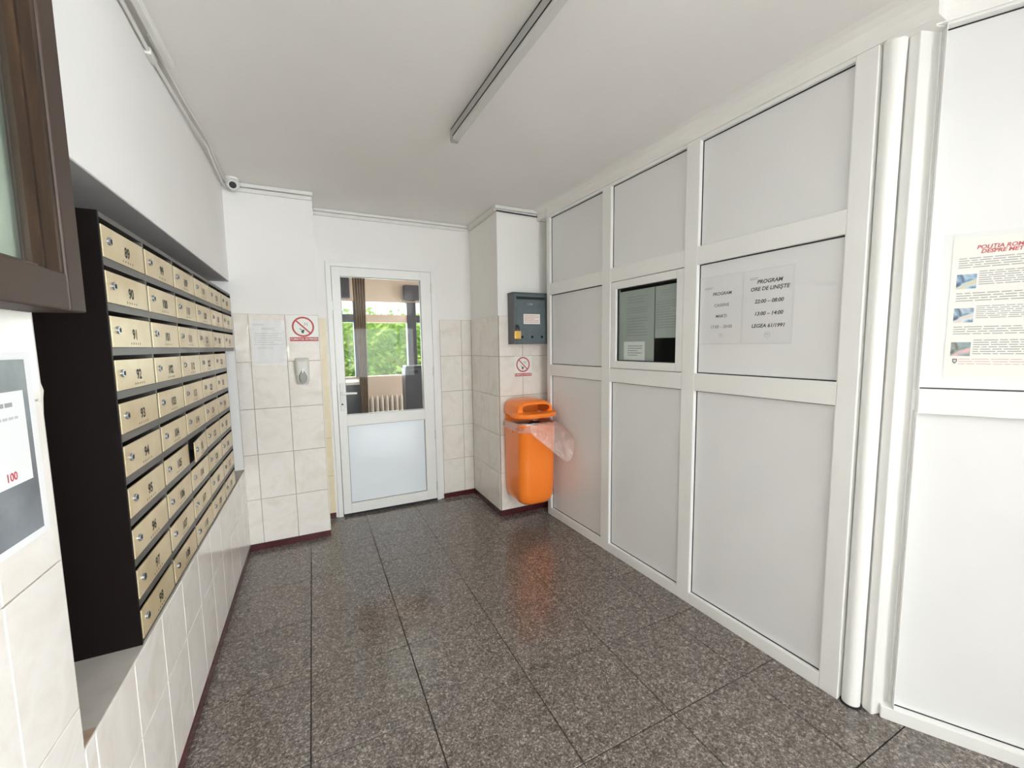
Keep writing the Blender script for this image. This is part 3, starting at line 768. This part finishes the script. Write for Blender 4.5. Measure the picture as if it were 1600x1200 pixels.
for c in range(1, 5):
    LW.box('divider', 'frame_dark', MY0 + c * CW - 0.006, MY0 + c * CW + 0.006, MZ0, MZ1, DEP, FX - 0.001, bank)
for rI in range(11):
    z = MZ1 - rI * RH
    nc = 6 if rI <= 3 else 5
    lo = max(z - 0.013, MZ0); hi = min(z + 0.008, MZ1)
    if rI == 0: lo, hi = MZ1 - 0.010, MZ1
    if rI == 10: lo, hi = MZ0, MZ0 + 0.008
    LW.box('shelf', 'frame_dark', MY0, MY0 + nc * CW, lo, hi, DEP, FX, bank)

_dm = {}
num = 89
for c in range(6):
    for rI in range(colr[c]):
        zt = MZ1 - rI * RH; zb = zt - RH
        z0 = zb + (0.009 if rI < 9 else 0.009); z1 = zt - 0.026
        ya, yb = MY0 + c * CW + 0.0095, MY0 + (c + 1) * CW - 0.0095
        d = LW.box('door', 'brass', ya, yb, z0, z1, FX - 0.003, FX + 0.0012, bank, bevel=0.0008)
        f = FX + 0.0016
        cy = ya + 0.038; cz = z0 + (z1 - z0) * 0.56
        mb = Mb(); mb.tube([LW.p(cy, cz, FX), LW.p(cy, cz, FX + 0.006)], 0.0105, 14)
        lk = mb.build('lock', 'steel', d, smooth=True)
        mb = Mb(); LW.hexa(mb, cy - 0.0012, cy + 0.0012, cz - 0.005, cz + 0.005, FX + 0.006, FX + 0.0065); LW.hexa(mb, cy + 0.004, cy + 0.0085, cz - 0.006, cz + 0.006, FX + 0.0062, FX + 0.0066)
        # key slot joins the lock mesh
        kd = mb.build('tmp', 'gasket', None)
        lk.data.materials.append(M['gasket'])
        bm = bmesh.new(); bm.from_mesh(lk.data); n0 = len(bm.faces)
        tmp = kd.data; tmp.transform(Matrix.Translation(WL[kd] - WL[lk])); bm.from_mesh(tmp)
        bm.faces.ensure_lookup_table()
        for q in bm.faces[n0:]: q.material_index = 1
        bm.to_mesh(lk.data); bm.free(); bpy.data.objects.remove(kd); bpy.data.meshes.remove(tmp)
        cn = ya + 0.158
        text(LW, str(num), cn, z0 + (z1 - z0) * 0.44, 0.041, 'ink', d, name='number', n=f, sx=0.92, bold=0.0013)
        mb = Mb()
        for k in range(5):
            hu = cn + (k - 2) * 0.017
            ring = [LW.p(hu + 0.0025 * math.cos(a * math.pi / 4), z0 + (z1 - z0) * 0.13 + 0.0035 * math.sin(a * math.pi / 4), f) for a in range(8)]
            mb.add(ring, [tuple(range(8))])
        mb.build('vent_holes', 'ink', d, fix=False)
        if num == 115:   # ajar, hinged on its far edge
            hinge = LW.p(yb, (z0 + z1) / 2, FX); ang = math.radians(3.5)
            off = WL[d] - hinge
            Rm = Matrix.Rotation(ang, 3, 'Z'); d.location = d.location + (Rm @ off - off); d.rotation_euler = (0, 0, ang)
        num += 1

# ------------------------------------------------------------------ glazed notice case and paper on the left wall
CX = 0.087     # depth off the wall
case = thing('notice_case', LW.p(0.72, 1.494, CX / 2), 'large brown wooden notice case with glass front on the wall by the mailboxes', 'notice case')
C0, C1, CZ0, CZ1 = 0.12, 1.103, 1.494, 2.40
LW.box('stile', 'walnut', 1.045, C1, CZ0, CZ1, 0.001, CX, case, bevel=0.004)
LW.box('stile', 'walnut', C0, C0 + 0.06, CZ0, CZ1, 0.001, CX, case, bevel=0.004)
LW.box('rail', 'walnut', C0 + 0.06, 1.045, CZ0, 1.562, 0.001, CX - 0.001, case, bevel=0.004)
LW.box('rail', 'walnut', C0 + 0.06, 1.045, 2.33, CZ1, 0.001, CX - 0.001, case, bevel=0.004)
for (a, b_, c, d) in ((0.985, 1.045, 1.575, 2.32), (C0 + .06, C0 + .12, 1.575, 2.32)):
    mb = Mb(); prof = [(a, 0.060), (a, CX - 0.018), (a + 0.012, CX - 0.010), (a + 0.03, CX - 0.014), (b_ - 0.015, CX - 0.004), (b_, CX - 0.004), (b_, 0.060)]
    mb.loft([[LW.p(u, z, n) for u, n in prof] for z in (1.562, 2.33)]); mb.build('moulding', 'moulding', case, smooth=False)
LW.box('moulding', 'moulding', C0 + .12, 0.985, 1.562, 1.567, 0.03, CX - 0.012, case)
LW.box('back_board', 'case_back', C0 + 0.02, 1.07, 1.52, 2.38, 0.001, 0.039, case)
LW.box('inner_side', 'case_back', 1.028, 1.045, 1.562, 2.33, 0.039, 0.060, case)
LW.box('pane', 'glass', C0 + 0.06, 0.990, 1.562, 2.33, CX - 0.026, CX - 0.022, case)
r = sheet(LW, 'notice_sheet', 'pale green paper pinned inside the brown glazed notice case', 0.30, 1.02, 1.57, 1.98, 0.0395, 'case_paper')

r = sheet(LW, 'wall_poster', 'grey printed poster on white paper taped to the tiles under the brown case', 0.80, 1.083, 1.078, 1.420, 0.0065, 'paper', 'poster')
mb = Mb(); LW.quad(mb, 0.81, 1.064, 1.092, 1.407, 0.0074); mb.build('printed_field', 'photo_grey', r, fix=False)
mb = Mb(); LW.quad(mb, 0.82, 1.049, 1.19, 1.352, 0.0078); mb.build('printed_card', 'paper', r, fix=False)
print_lines(LW, 0.83, 1.045, 1.337, 1.322, 1, 'grey_ink', r, 0.0082, th=0.5); print_lines(LW, 0.83, 1.03, 1.312, 1.300, 1, 'faint_ink', r, 0.0082, th=0.4)
text(LW, '100', 0.992, 1.206, 0.020, 'red_ink', r, n=0.0082, bold=0.0004)
mb = Mb(); mb.tube([LW.p(NY0 + 0.002, z, 0.001) for z in (0.60, 1.0, 1.3, 1.33, 1.345, 1.36, 1.60)], [0.0035, 0.004, 0.004, 0.006, 0.008, 0.005, 0.004], 8)
mb.build('edge_filler', 'plaster', wl, smooth=True)

# ------------------------------------------------------------------ things on the left pier


def no_smoking(pl, u, z, rad, n, band_w, w0, w1, z0, z1, root):
    pl.box('plate', 'sign_white', w0, w1, z0, z1, n, n + 0.0012, root, bevel=0.0004)
    n += 0.0018
    mb = Mb(); N = 40
    for k in range(N):
        a, b_ = 2 * math.pi * k / N, 2 * math.pi * (k + 1) / N; ri = rad * 0.84
        mb.add([pl.p(u + rad * math.cos(a), z + rad * math.sin(a), n), pl.p(u + rad * math.cos(b_), z + rad * math.sin(b_), n), pl.p(u + ri * math.cos(b_), z + ri * math.sin(b_), n), pl.p(u + ri * math.cos(a), z + ri * math.sin(a), n)], [(0, 1, 2, 3)])
    mb.build('red_ring', 'red_ink', root, fix=False)
    q = math.pi / 4; h = rad * 0.07; L_ = rad * 0.87
    mb = Mb(); dx, dz = math.cos(-q), math.sin(-q)
    mb.add([pl.p(u + sx * L_ * dx - sz * h * dz, z + sx * L_ * dz + sz * h * dx, n + 0.0003) for sx, sz in ((-1, -1), (1, -1), (1, 1), (-1, 1))], [(0, 1, 2, 3)])
    mb.build('red_bar', 'red_ink', root, fix=False)
    mb = Mb(); c0, c1 = u - rad * 0.05, z - rad * 0.42
    mb.add([pl.p(c0 + a * rad, c1 + b_ * rad, n) for a, b_ in ((-0.16, -0.02), (-0.06, -0.22), (0.06, -0.22), (0.16, 0.05), (0.10, 0.16), (-0.02, 0.10))], [(0, 1, 2, 3, 4, 5)])
    mb.add([pl.p(c0 + a * rad, c1 + b_ * rad, n) for a, b_ in ((-0.30, 0.26), (-0.26, 0.30), (-0.02, 0.10), (-0.08, 0.05))], [(0, 1, 2, 3)])
    mb.build('stubbed_cigarette', plain('sign_green_black', (0.02, 0.07, 0.05), 0.5), root, fix=False)
    mb = Mb()
    for k in range(12):
        a = k / 11
        for (sx, ph) in ((0.0, 0.0), (0.22, 1.2)):
            xx = u + rad * (0.05 + sx + 0.16 * a + 0.07 * math.sin(5 * a + ph)); zz = z + rad * (0.10 + 0.42 * a * (1 - 0.3 * a))
            pl.quad(mb, xx, xx + rad * 0.06, zz, zz + rad * 0.035, n)
    mb.build('smoke_mark', 'grey_ink', root, fix=False)
    bz0, bz1 = z0 + 0.002, z0 + band_w
    mb = Mb(); pl.quad(mb, w0 + 0.004, w1 - 0.004, bz0, bz1, n); mb.build('red_band', 'red_ink', root, fix=False)
    text(pl, 'FUMATUL INTERZIS', (w0 + w1) / 2, (bz0 + bz1) / 2, (w1 - w0) * 0.104, 'sign_white', root, n=n + 0.0006, bold=0.0003)


t = thing('no_smoking_sign', FL.p(-0.045, 1.465, 0.006), 'round red no smoking sign on the tiles above the soap dispenser', 'sign')
no_smoking(FL, -0.048, 1.570, 0.071, 0.0062, 0.030, -0.139, 0.050, 1.467, 1.648, t)
t = thing('no_smoking_sign', FR.p(1.568, 1.152, 0.006), 'smaller red no smoking sign under the grey letter box', 'sign')
no_smoking(FR, 1.566, 1.258, 0.062, 0.0062, 0.026, 1.485, 1.650, 1.160, 1.328, t)

r = sheet(FL, 'notice_sheet', 'pale faded notice in a creased plastic sleeve taped beside the round sign', -0.366, -0.162, 1.318, 1.612, 0.0066, 'paper')
text(FL, 'ANUNŢ', -0.265, 1.555, 0.022, 'faint_ink', r, n=0.0076, bold=0.0004)
print_lines(FL, -0.355, -0.29, 1.590, 1.575, 2, 'faint_ink', r, 0.0076)
print_lines(FL, -0.35, -0.18, 1.530, 1.44, 6, 'faint_ink', r, 0.0076, th=0.3); print_lines(FL, -0.34, -0.24, 1.435, 1.415, 2, 'faint_ink', r, 0.0076, th=0.3)
mb = Mb(); NX, NZ = 14, 16
def cr(a, b_): return 0.0095 + 0.0035 * math.sin(a * 9 + b_ * 7) * math.sin(b_ * 11 - a * 3)
vs = [FL.p(-0.388 + 0.242 * i / NX, 1.300 + 0.332 * j / NZ, cr(i / NX * 2, j / NZ * 2)) for j in range(NZ + 1) for i in range(NX + 1)]
mb.add(vs, [(j * (NX + 1) + i, j * (NX + 1) + i + 1, (j + 1) * (NX + 1) + i + 1, (j + 1) * (NX + 1) + i) for j in range(NZ) for i in range(NX)])
mb.build('sleeve', 'sleeve', r, fix=False, smooth=True)

t = thing('soap_dispenser', FL.p(-0.072, 1.16, 0.04), 'white soap dispenser with grey drop-shaped button on the tiles by the door', 'dispenser')
def oval(cx, z, hw, d0, d1, n=24, p=0.55):
    pts = []
    for k in range(n):
        a = math.pi * k / (n - 1)
        pts.append(FL.p(cx - hw * math.copysign(abs(math.cos(a)) ** p, math.cos(a)), z, d0 + (d1 - d0) * math.sin(a) ** p))
    return pts
mb = Mb()
secs = [(1.163, 0.030, 0.030), (1.168, 0.038, 0.045), (1.20, 0.043, 0.066), (1.26, 0.046, 0.078), (1.32, 0.047, 0.070), (1.342, 0.046, 0.055), (1.350, 0.040, 0.035)]
mb.loft([oval(-0.069, z, hw, 0.0065, d) for z, hw, d in secs]); mb.build('body', 'white_plastic', t, smooth=True)
mb = Mb()
ring = lambda s, n: [FL.p(-0.066 + s * x, z_, n) for x, z_ in [(0.026 * math.sin(a) * (1 if math.cos(a) < 0.2 else 1 - 0.75 * (math.cos(a) - 0.2) / 0.8), 1.213 + (0.062 if math.cos(a) > 0 else 0.040) * math.cos(a)) for a in [2 * math.pi * k / 28 for k in range(28)]]]
mb.loft([ring(1, 0.060), ring(1, 0.080), ring(0.7, 0.087)]); mb.build('button', 'grey_plastic', t, smooth=True)
mb = Mb()
mb.loft([[FL.p(-0.066 + s * 0.006 * math.sin(a), 1.262 + s * 0.017 * math.cos(a), n) for a in [2 * math.pi * k / 14 for k in range(14)]] for s, n in ((1, 0.078), (0.9, 0.088), (0.3, 0.0895))]); mb.build('viewing_window', 'bead', t, smooth=True)

# ------------------------------------------------------------------ grey letter box with padlock
t = thing('letter_box', FR.p(1.597, 1.426, 0.05), 'grey metal letter box with round holes hanging above the small no smoking sign', 'letter box')
N0, N1 = 0.007, 0.101
x0, x1, z0, z1 = 1.434, 1.760, 1.426, 1.826
FR.box('body', 'letterbox_side', x0, x1, z0, z1, N0, N1, t, bevel=0.002)
FR.box('front_plate', 'letterbox', x0 + 0.012, x1 - 0.006, z0 + 0.004, z1 - 0.006, N1 - 0.001, N1 + 0.003, t, bevel=0.001)
FR.box('top_hood', 'letterbox', x0 - 0.004, x1, z1, z1 + 0.006, N0, N1 + 0.014, t, bevel=0.001)
d = FR.box('door', 'letterbox', x0 + 0.030, x1 - 0.012, z0 + 0.010, 1.715, N1 + 0.003, N1 + 0.008, t, bevel=0.0015)
s_ = FR.box('slot', 'gasket', x0 + 0.030, x1 - 0.040, 1.778, 1.797, N1 + 0.0025, N1 + 0.0036, t)
FR.box('flap', 'letterbox', x0 + 0.024, x1 - 0.034, 1.797, 1.806, N1 + 0.003, N1 + 0.016, t, bevel=0.001)
text(FR, '1-2A', 1.585, 1.742, 0.024, 'faint_ink', t, n=N1 + 0.0036)
pl_ = FR.box('label_plate', 'paper_warm', 1.523, 1.672, 1.585, 1.664, N1 + 0.008, N1 + 0.0092, t, bevel=0.0005)
print_lines(FR, 1.532, 1.664, 1.656, 1.594, 5, 'red_ink', pl_, N1 + 0.0096, th=0.28)
for hx in (1.510, 1.600, 1.690):
    mb = Mb(); mb.tube([FR.p(hx, 1.482, N1 + 0.006), FR.p(hx, 1.482, N1 + 0.0086)], 0.011, 16); mb.build('hole', 'void', d)
FR.box('hasp', 'steel_dark', x0 + 0.02, x0 + 0.045, 1.545, 1.578, N1 + 0.002, N1 + 0.014, t, bevel=0.001)
t = thing('padlock', FR.p(1.462, 1.470, 0.125), 'small brass padlock hanging from the corner of the grey letter box', 'padlock')
FR.box('body', 'brasslock', 1.436, 1.490, 1.466, 1.530, N1 + 0.010, N1 + 0.030, t, bevel=0.004)
mb = Mb(); mb.tube([FR.p(1.449, 1.527, N1 + 0.02), FR.p(1.449, 1.552, N1 + 0.02)] + [FR.p(1.463 - 0.014 * math.cos(a), 1.552 + 0.014 * math.sin(a), N1 + 0.02) for a in [math.pi * k / 8 for k in range(1, 8)]] + [FR.p(1.477, 1.552, N1 + 0.02), FR.p(1.477, 1.527, N1 + 0.02)], 0.0035, 8)
mb.build('shackle', 'steel_dark', t, smooth=True)

# ------------------------------------------------------------------ orange litter bin
BX0, BX1, BY0, BY1 = 1.378, 1.702, 2.70, 3.012
BCX, BCY = (BX0 + BX1) / 2, (BY0 + BY1) / 2


def plan(hw, yf, yb, rf=0.075, rb=0.02, n=7, cx=BCX):
    pts = []
    for (cxx, cyy, r_, a0) in ((cx + hw - rf, yf + rf, rf, -90), (cx + hw - rb, yb - rb, rb, 0), (cx - hw + rb, yb - rb, rb, 90), (cx - hw + rf, yf + rf, rf, 180)):
        for k in range(n):
            a = math.radians(a0 + 90 * k / (n - 1)); pts.append((cxx + r_ * math.cos(a), cyy + r_ * math.sin(a)))
    return pts


t = thing('litter_bin', (BCX, BY1, 0.17), 'orange plastic litter bin mounted on the tiled pier', 'bin')
HW = (BX1 - BX0) / 2
lv = [(0.168, 0.55, 0.07, 0.06), (0.172, 0.72, 0.045, 0.07), (0.19, 0.85, 0.03, 0.075), (0.225, 0.925, 0.018, 0.075), (0.28, 0.95, 0.012, 0.075), (0.5, 0.975, 0.006, 0.075), (0.79, 1.0, 0, 0.075), (0.80, 1.02, -0.006, 0.078), (0.812, 1.02, -0.006, 0.078), (0.814, 0.985, 0.004, 0.072), (0.80, 0.965, 0.008, 0.07), (0.45, 0.93, 0.02, 0.07), (0.22, 0.86, 0.035, 0.07)]
mb = Mb(); mb.loft([[(x, y, z) for x, y in plan(HW * s, BY0 + o_, BY1, r_)] for z, s, o_, r_ in lv])
mb.build('body', 'orange', t, smooth=True)
# hood: arched shell with a slot
hood = Mb(); NA = 33; HZ = 0.868
def arch(y, hw, h, e=0.42, base=HZ):
    return [(BCX - hw * math.copysign(abs(math.cos(a)) ** 0.75, math.cos(a)), y, base + h * max(math.sin(a), 0) ** e) for a in [math.pi * k / (NA - 1) for k in range(NA)]]
outer = [arch(BY1, HW * 0.97, 0.120), arch(2.93, HW * 0.99, 0.128), arch(2.86, HW * 0.985, 0.127), arch(2.80, HW * 0.97, 0.120), arch(2.772, HW * 0.945, 0.108)]
n = NA
vs = [q for g_ in outer for q in g_]; fs = [(i * n + k, i * n + k + 1, (i + 1) * n + k + 1, (i + 1) * n + k) for i in range(4) for k in range(n - 1)]
# front face between the arch and the slot
fo = outer[-1] + [(BCX + HW * 0.945 - 2 * HW * 0.945 * k / 12, 2.770, HZ) for k in range(1, 12)]
m_ = len(fo)
def slot_pt(p):
    sx0, sx1, sz0, sz1 = BCX - 0.112, BCX + 0.128, HZ + 0.026, HZ + 0.088
    ang = math.atan2((p[2] - HZ - 0.052) * 3, p[0] - BCX)
    cx_, cz_ = (sx0 + sx1) / 2, (sz0 + sz1) / 2
    ca, sa = math.cos(ang), math.sin(ang)
    return (cx_ + (sx1 - sx0) / 2 * math.copysign(abs(ca) ** 0.55, ca), 2.774, cz_ + (sz1 - sz0) / 2 * math.copysign(abs(sa) ** 0.7, sa))
inn = [slot_pt(p) for p in fo]; inn2 = [(x, 2.79, z) for x, y, z in inn]
base = len(vs); vs += fo + inn + inn2
for k in range(m_):
    k2 = (k + 1) % m_
    fs.append((base + k, base + k2, base + m_ + k2, base + m_ + k)); fs.append((base + m_ + k, base + m_ + k2, base + 2 * m_ + k2, base + 2 * m_ + k))
hood.add(vs, fs)
hood.build('hood', 'orange', t, smooth=True)
mb = Mb(); mb.loft([arch(BY1 - 0.012, HW * 0.95, 0.112), arch(BY1 - 0.004, HW * 0.95, 0.112)]); mb.box(BX0 + 0.012, BX1 - 0.012, BY1 - 0.012, BY1 - 0.004, 0.78, HZ + 0.002); mb.build('back_plate', 'orange', t)
lip = Mb(); rings = []
for k in range(25):
    s = -1 + 2 * k / 24
    x = BCX + s * (HW + 0.022); y = 2.692 + 0.075 * abs(s) ** 4 + (0.02 if abs(s) > 0.95 else 0)
    z = HZ + 0.012
    rings.append([V3((x, y, z)) + V3((0, dy, dz)) for dy, dz in ((0, -0.018), (-0.008, 0.0), (0.0, 0.014), (0.055, 0.020), (0.06, -0.012))])
lip.loft(rings); lip.build('lip', 'orange', t, smooth=True, bevel=0)
for hx in (BX0 + 0.04,):
    mb = Mb(); mb.tube([(BX0 - 0.002, 2.85, 0.745), (BX0 - 0.008, 2.85, 0.745)], 0.007, 10); mb.build('rivet', 'steel', t)

t = thing('bin_liner', (BCX, BCY, 0.6), 'clear plastic liner spilling over the rim of the orange litter bin', 'plastic bag')
mb = Mb(); NS = 72; rr = random.Random(5)
ph = [rr.uniform(0, 6.28) for _ in range(8)]
def cz(a, k): return math.sin(5 * a + ph[k % 8]) * 0.5 + math.sin(11 * a + ph[(k + 3) % 8]) * 0.35 + math.sin(23 * a + ph[(k + 5) % 8]) * 0.25
rings = []
spec = [(0.62, 0.80, 0.010), (0.70, 0.86, 0.012), (0.775, 0.91, 0.006), (0.820, 0.97, 0.002), (0.826, 1.05, 0.003), (0.80, 1.10, 0.007), (None, 1.15, 0.016), (None, 1.20, 0.022), (None, 1.23, 0.024)]
for li, (z, s, amp) in enumerate(spec):
    ring = []
    base_plan = plan(HW, BY0, BY1 - 0.002, 0.09, 0.03, 18)
    for k, (x, y) in enumerate(base_plan):
        dx, dy = x - BCX, y - BCY; a = math.atan2(dy, dx)
        # a: -90 front, 0 right, 180 left ; spill largest at front right
        fr = max(0.0, math.cos(a + math.radians(44))) ** 1.8
        c_ = cz(a, li)
        px_, py_ = BCX + dx * (1 + (s - 1) * (1.0 if s < 1 else (0.45 + 1.2 * fr))) + amp * c_, BCY + dy * (1 + (s - 1) * (1.0 if s < 1 else (0.5 + 1.7 * fr))) + amp * c_ * 0.7
        if li > 4: py_ -= 0.13 * fr * (li - 4) / 4; px_ += 0.02 * fr * (li - 4) / 4
        if z is None:
            aw = max(0.0, math.degrees(a) + 62); drop = (0.045, 0.085, 0.12)[li - 6] * (0.30 + 1.75 * fr * math.exp(-(aw / 15) ** 2) + 0.12 * fr)
            zz = 0.80 - drop + 0.010 * c_ * 0.6
        else: zz = z + amp * 0.6 * cz(a + 1, li + 2)
        px_ = min(px_, XR + SR * py_ - 0.004 - 0.003 * abs(c_)); py_ = min(py_, YR - 0.009); px_ = max(px_, XPR + 0.003)
        ring.append((px_, py_, zz))
    rings.append(ring)
mb.loft(rings, False, False); mb.build('film', 'liner', t, smooth=True, fix=False)
for i, (lab, x, y, z, s, mt) in enumerate((('crumpled dark wrapper lying in the orange bin near the rim', 1.580, 2.86, 0.790, 0.040, 'trash_dark'), ('scrunched brown paper scrap lying in the orange bin', 1.650, 2.79, 0.795, 0.028, 'trash'))):
    me = bpy.data.meshes.new('wrapper'); bm = bmesh.new(); bmesh.ops.create_icosphere(bm, subdivisions=3, radius=s)
    for q in bm.verts:
        q.co *= 1 + 0.35 * math.sin(q.co.x * 90 + i) * math.sin(q.co.y * 110) * math.cos(q.co.z * 100); q.co.z *= 0.5; q.co.x *= 1.3
    bm.to_mesh(me); bm.free(); me.materials.append(M[mt])
    put(bpy.data.objects.new('wrapper', me), (x, y, z), None, label=lab, category='rubbish')

# ------------------------------------------------------------------ ceiling lamp
t = thing('fluorescent_light', (0.72, 0.95, ZC), 'long narrow grey fluorescent batten, unlit, fixed to the ceiling', 'light')
LA = Plane((0.7445, 0, 0), (-0.0275, 1, 0), (1, 0.0275, 0))
LA.box('housing', 'batten', -0.35, 2.085, 2.462, ZC - 0.0005, 0.0, 0.034, t, bevel=0.002)
LA.box('cover', 'batten_cover', -0.35, 2.06, 2.441, 2.461, -0.001, 0.033, t, bevel=0.006)
LA.box('end_cap', 'batten', 2.06, 2.094, 2.441, 2.500, -0.002, 0.036, t, bevel=0.004)
LA.box('seam_and_shadow_line', 'gasket', -0.35, 2.06, 2.4595, 2.4635, -0.0015, 0.0, t)
LA.box('seam_and_shadow_line', 'gasket', -0.35, 2.085, 2.4985, 2.5025, -0.0015, 0.0, t)  # shadow line in the gap at the ceiling, drawn as a black strip

# ------------------------------------------------------------------ ducts, cables, camera
def duct(label, pl, u0, u1, z0, z1, n0, n1, cap=True):
    t = thing('cable_duct', pl.p((u0 + u1) / 2, z0, (n0 + n1) / 2), label, 'cable duct')
    pl.box('trunk', 'duct', u0, u1, z0, z1, n0, n1, t, bevel=0.003)
    h = (z1 - z0)
    pl.box('lid', 'duct', u0 + 0.002, u1 - 0.002, z0 + 0.2 * h, z1 - 0.15 * h, n1, n1 + 0.0015, t)
    return t
duct('upper white cable duct above the left pier, touching the ceiling', FL, -0.40, 0.060, 2.478, 2.5025, 0, 0.030)['label'] = 'white cable duct touching the ceiling beside the security camera'
duct('white cable duct just under the ceiling one beside the security camera', FL, -0.42, 0.054, 2.448, 2.472, 0, 0.018)
duct('white cable duct along the ceiling above the door', FB, 0.066, 1.342, 2.480, 2.5025, 0, 0.026)
duct('thin white cable duct directly below the one above the door', FB, 0.066, 1.310, 2.450, 2.470, 0, 0.018)
duct('white cable duct running back to the door wall on the pier side', SD, YR, YB - 0.03, 2.462, 2.5025, 0, 0.020)
duct('white cable duct across the pier above the grey letter box', FR, XPR - 0.02, 1.74, 2.476, 2.5025, 0, 0.022)
def cable(label, pts, r_, mat):
    mb = Mb(); mb.tube(pts, r_, 8)
    return mb.build('cable', mat, None, smooth=True, label=label, category='cable')
cable('black cable stretched across the pier under the duct above the letter box', [FR.p(XPR - 0.012, 2.462, 0.012), FR.p(1.45, 2.461, 0.008), FR.p(1.60, 2.459, 0.008), FR.p(1.735, 2.457, 0.008)], 0.0055, 'black_cable')
cable('black cable bent along the pier side towards the door wall', [SD.p(YR - 0.02, 2.462, 0.012), SD.p(3.2, 2.457, 0.007), SD.p(3.45, 2.456, 0.007), SD.p(3.62, 2.456, 0.007)], 0.004, 'duct')
bpy.data.objects['cable.001']['label'] = 'pale cable clipped along the pier side under its duct'
t = duct('white cable duct along the top of the plain wall above the mailboxes', LW, -0.5, 2.05, 2.476, 2.5035, 0.040, 0.062)
cable('white cable sagging along the ceiling corner above the mailboxes', [LW.p(-0.4, 2.488, 0.014), LW.p(0.9, 2.486, 0.012), LW.p(1.6, 2.488, 0.013), LW.p(2.02, 2.478, 0.010), LW.p(2.5, 2.482, 0.018), LW.p(2.75, 2.486, 0.03), LW.p(2.95, 2.478, 0.022), LW.p(3.2, 2.462, 0.018), LW.p(3.26, 2.458, 0.030)], 0.0065, 'duct')
cable('thin white cable lying above the sagging one in the ceiling corner', [LW.p(1.9, 2.494, 0.03), LW.p(2.3, 2.496, 0.032), LW.p(2.7, 2.495, 0.045), LW.p(2.9, 2.490, 0.036), LW.p(3.1, 2.482, 0.03), LW.p(3.27, 2.470, 0.045)], 0.0045, 'duct')
mb = Mb(); LW.hexa(mb, 1.96, 2.03, 2.466, 2.492, 0.0, 0.02); mb.build('cable_clip', 'duct', None, bevel=0.003, label='small white clip holding the cable high on the plain wall', category='clip')
cable('short white cable hooked on the wall high above the brown case', [LW.p(1.30, 2.50, 0.006), LW.p(1.33, 2.46, 0.006), LW.p(1.375, 2.425, 0.006), LW.p(1.41, 2.418, 0.006), LW.p(1.425, 2.44, 0.006), LW.p(1.42, 2.47, 0.006)], 0.005, 'duct')
t = thing('junction_box', P1.p(2.86, 2.43, 0.02), 'small white junction box at the top corner of the panelled partition', 'junction box')
P1.box('box', 'duct', 2.865, 2.905, 2.428, 2.458, -0.03, 0.012, t, bevel=0.003)
P1.box('plug', 'duct', 2.86, 2.885, 2.458, 2.498, 0.0, 0.016, t, bevel=0.003)
P1.box('socket', 'black_cable', 2.855, 2.8602, 2.484, 2.494, 0.003, 0.012, t)

t = thing('security_camera', (-0.395, 3.235, ZC), 'small white dome security camera with black lens in the ceiling corner', 'camera')
mb = Mb(); mb.tube([(-0.405, 3.235, ZC), (-0.405, 3.235, ZC - 0.02)], [0.042, 0.040], 24); mb.build('mount', 'duct', t, smooth=True)
def ball(c, r_, mat, nm, squash=1.0):
    me = bpy.data.meshes.new(nm); bm = bmesh.new(); bmesh.ops.create_uvsphere(bm, u_segments=24, v_segments=14, radius=r_); bm.to_mesh(me); bm.free()
    me.materials.append(M[mat]); me.polygons.foreach_set('use_smooth', [True] * len(me.polygons))
    return put(bpy.data.objects.new(nm, me), c, t)
ball((-0.398, 3.225, 2.468), 0.040, 'white_plastic', 'housing')
dv = V3((0.12, -0.85, -0.42)).normalized(); c0 = V3((-0.398, 3.225, 2.468))
mb = Mb(); mb.tube([c0 + dv * 0.028, c0 + dv * 0.043], [0.030, 0.027], 20); mb.build('lens_ring', 'duct', t, smooth=True)
mb = Mb(); mb.tube([c0 + dv * 0.040, c0 + dv * 0.0455], [0.022, 0.019], 20); mb.build('lens', 'black_cable', t, smooth=True)

GR = {'cable_duct': 'white cable ducts under the ceiling', 'cable': 'cables run along the ceiling', 'no_smoking_sign': 'no smoking signs on the tiles', 'wrapper': 'rubbish in the litter bin'}
for o in list(col.objects):
    k = o.name.split('.')[0]
    if o.parent is None and k in GR and 'category' in o.keys(): o['group'] = GR[k]
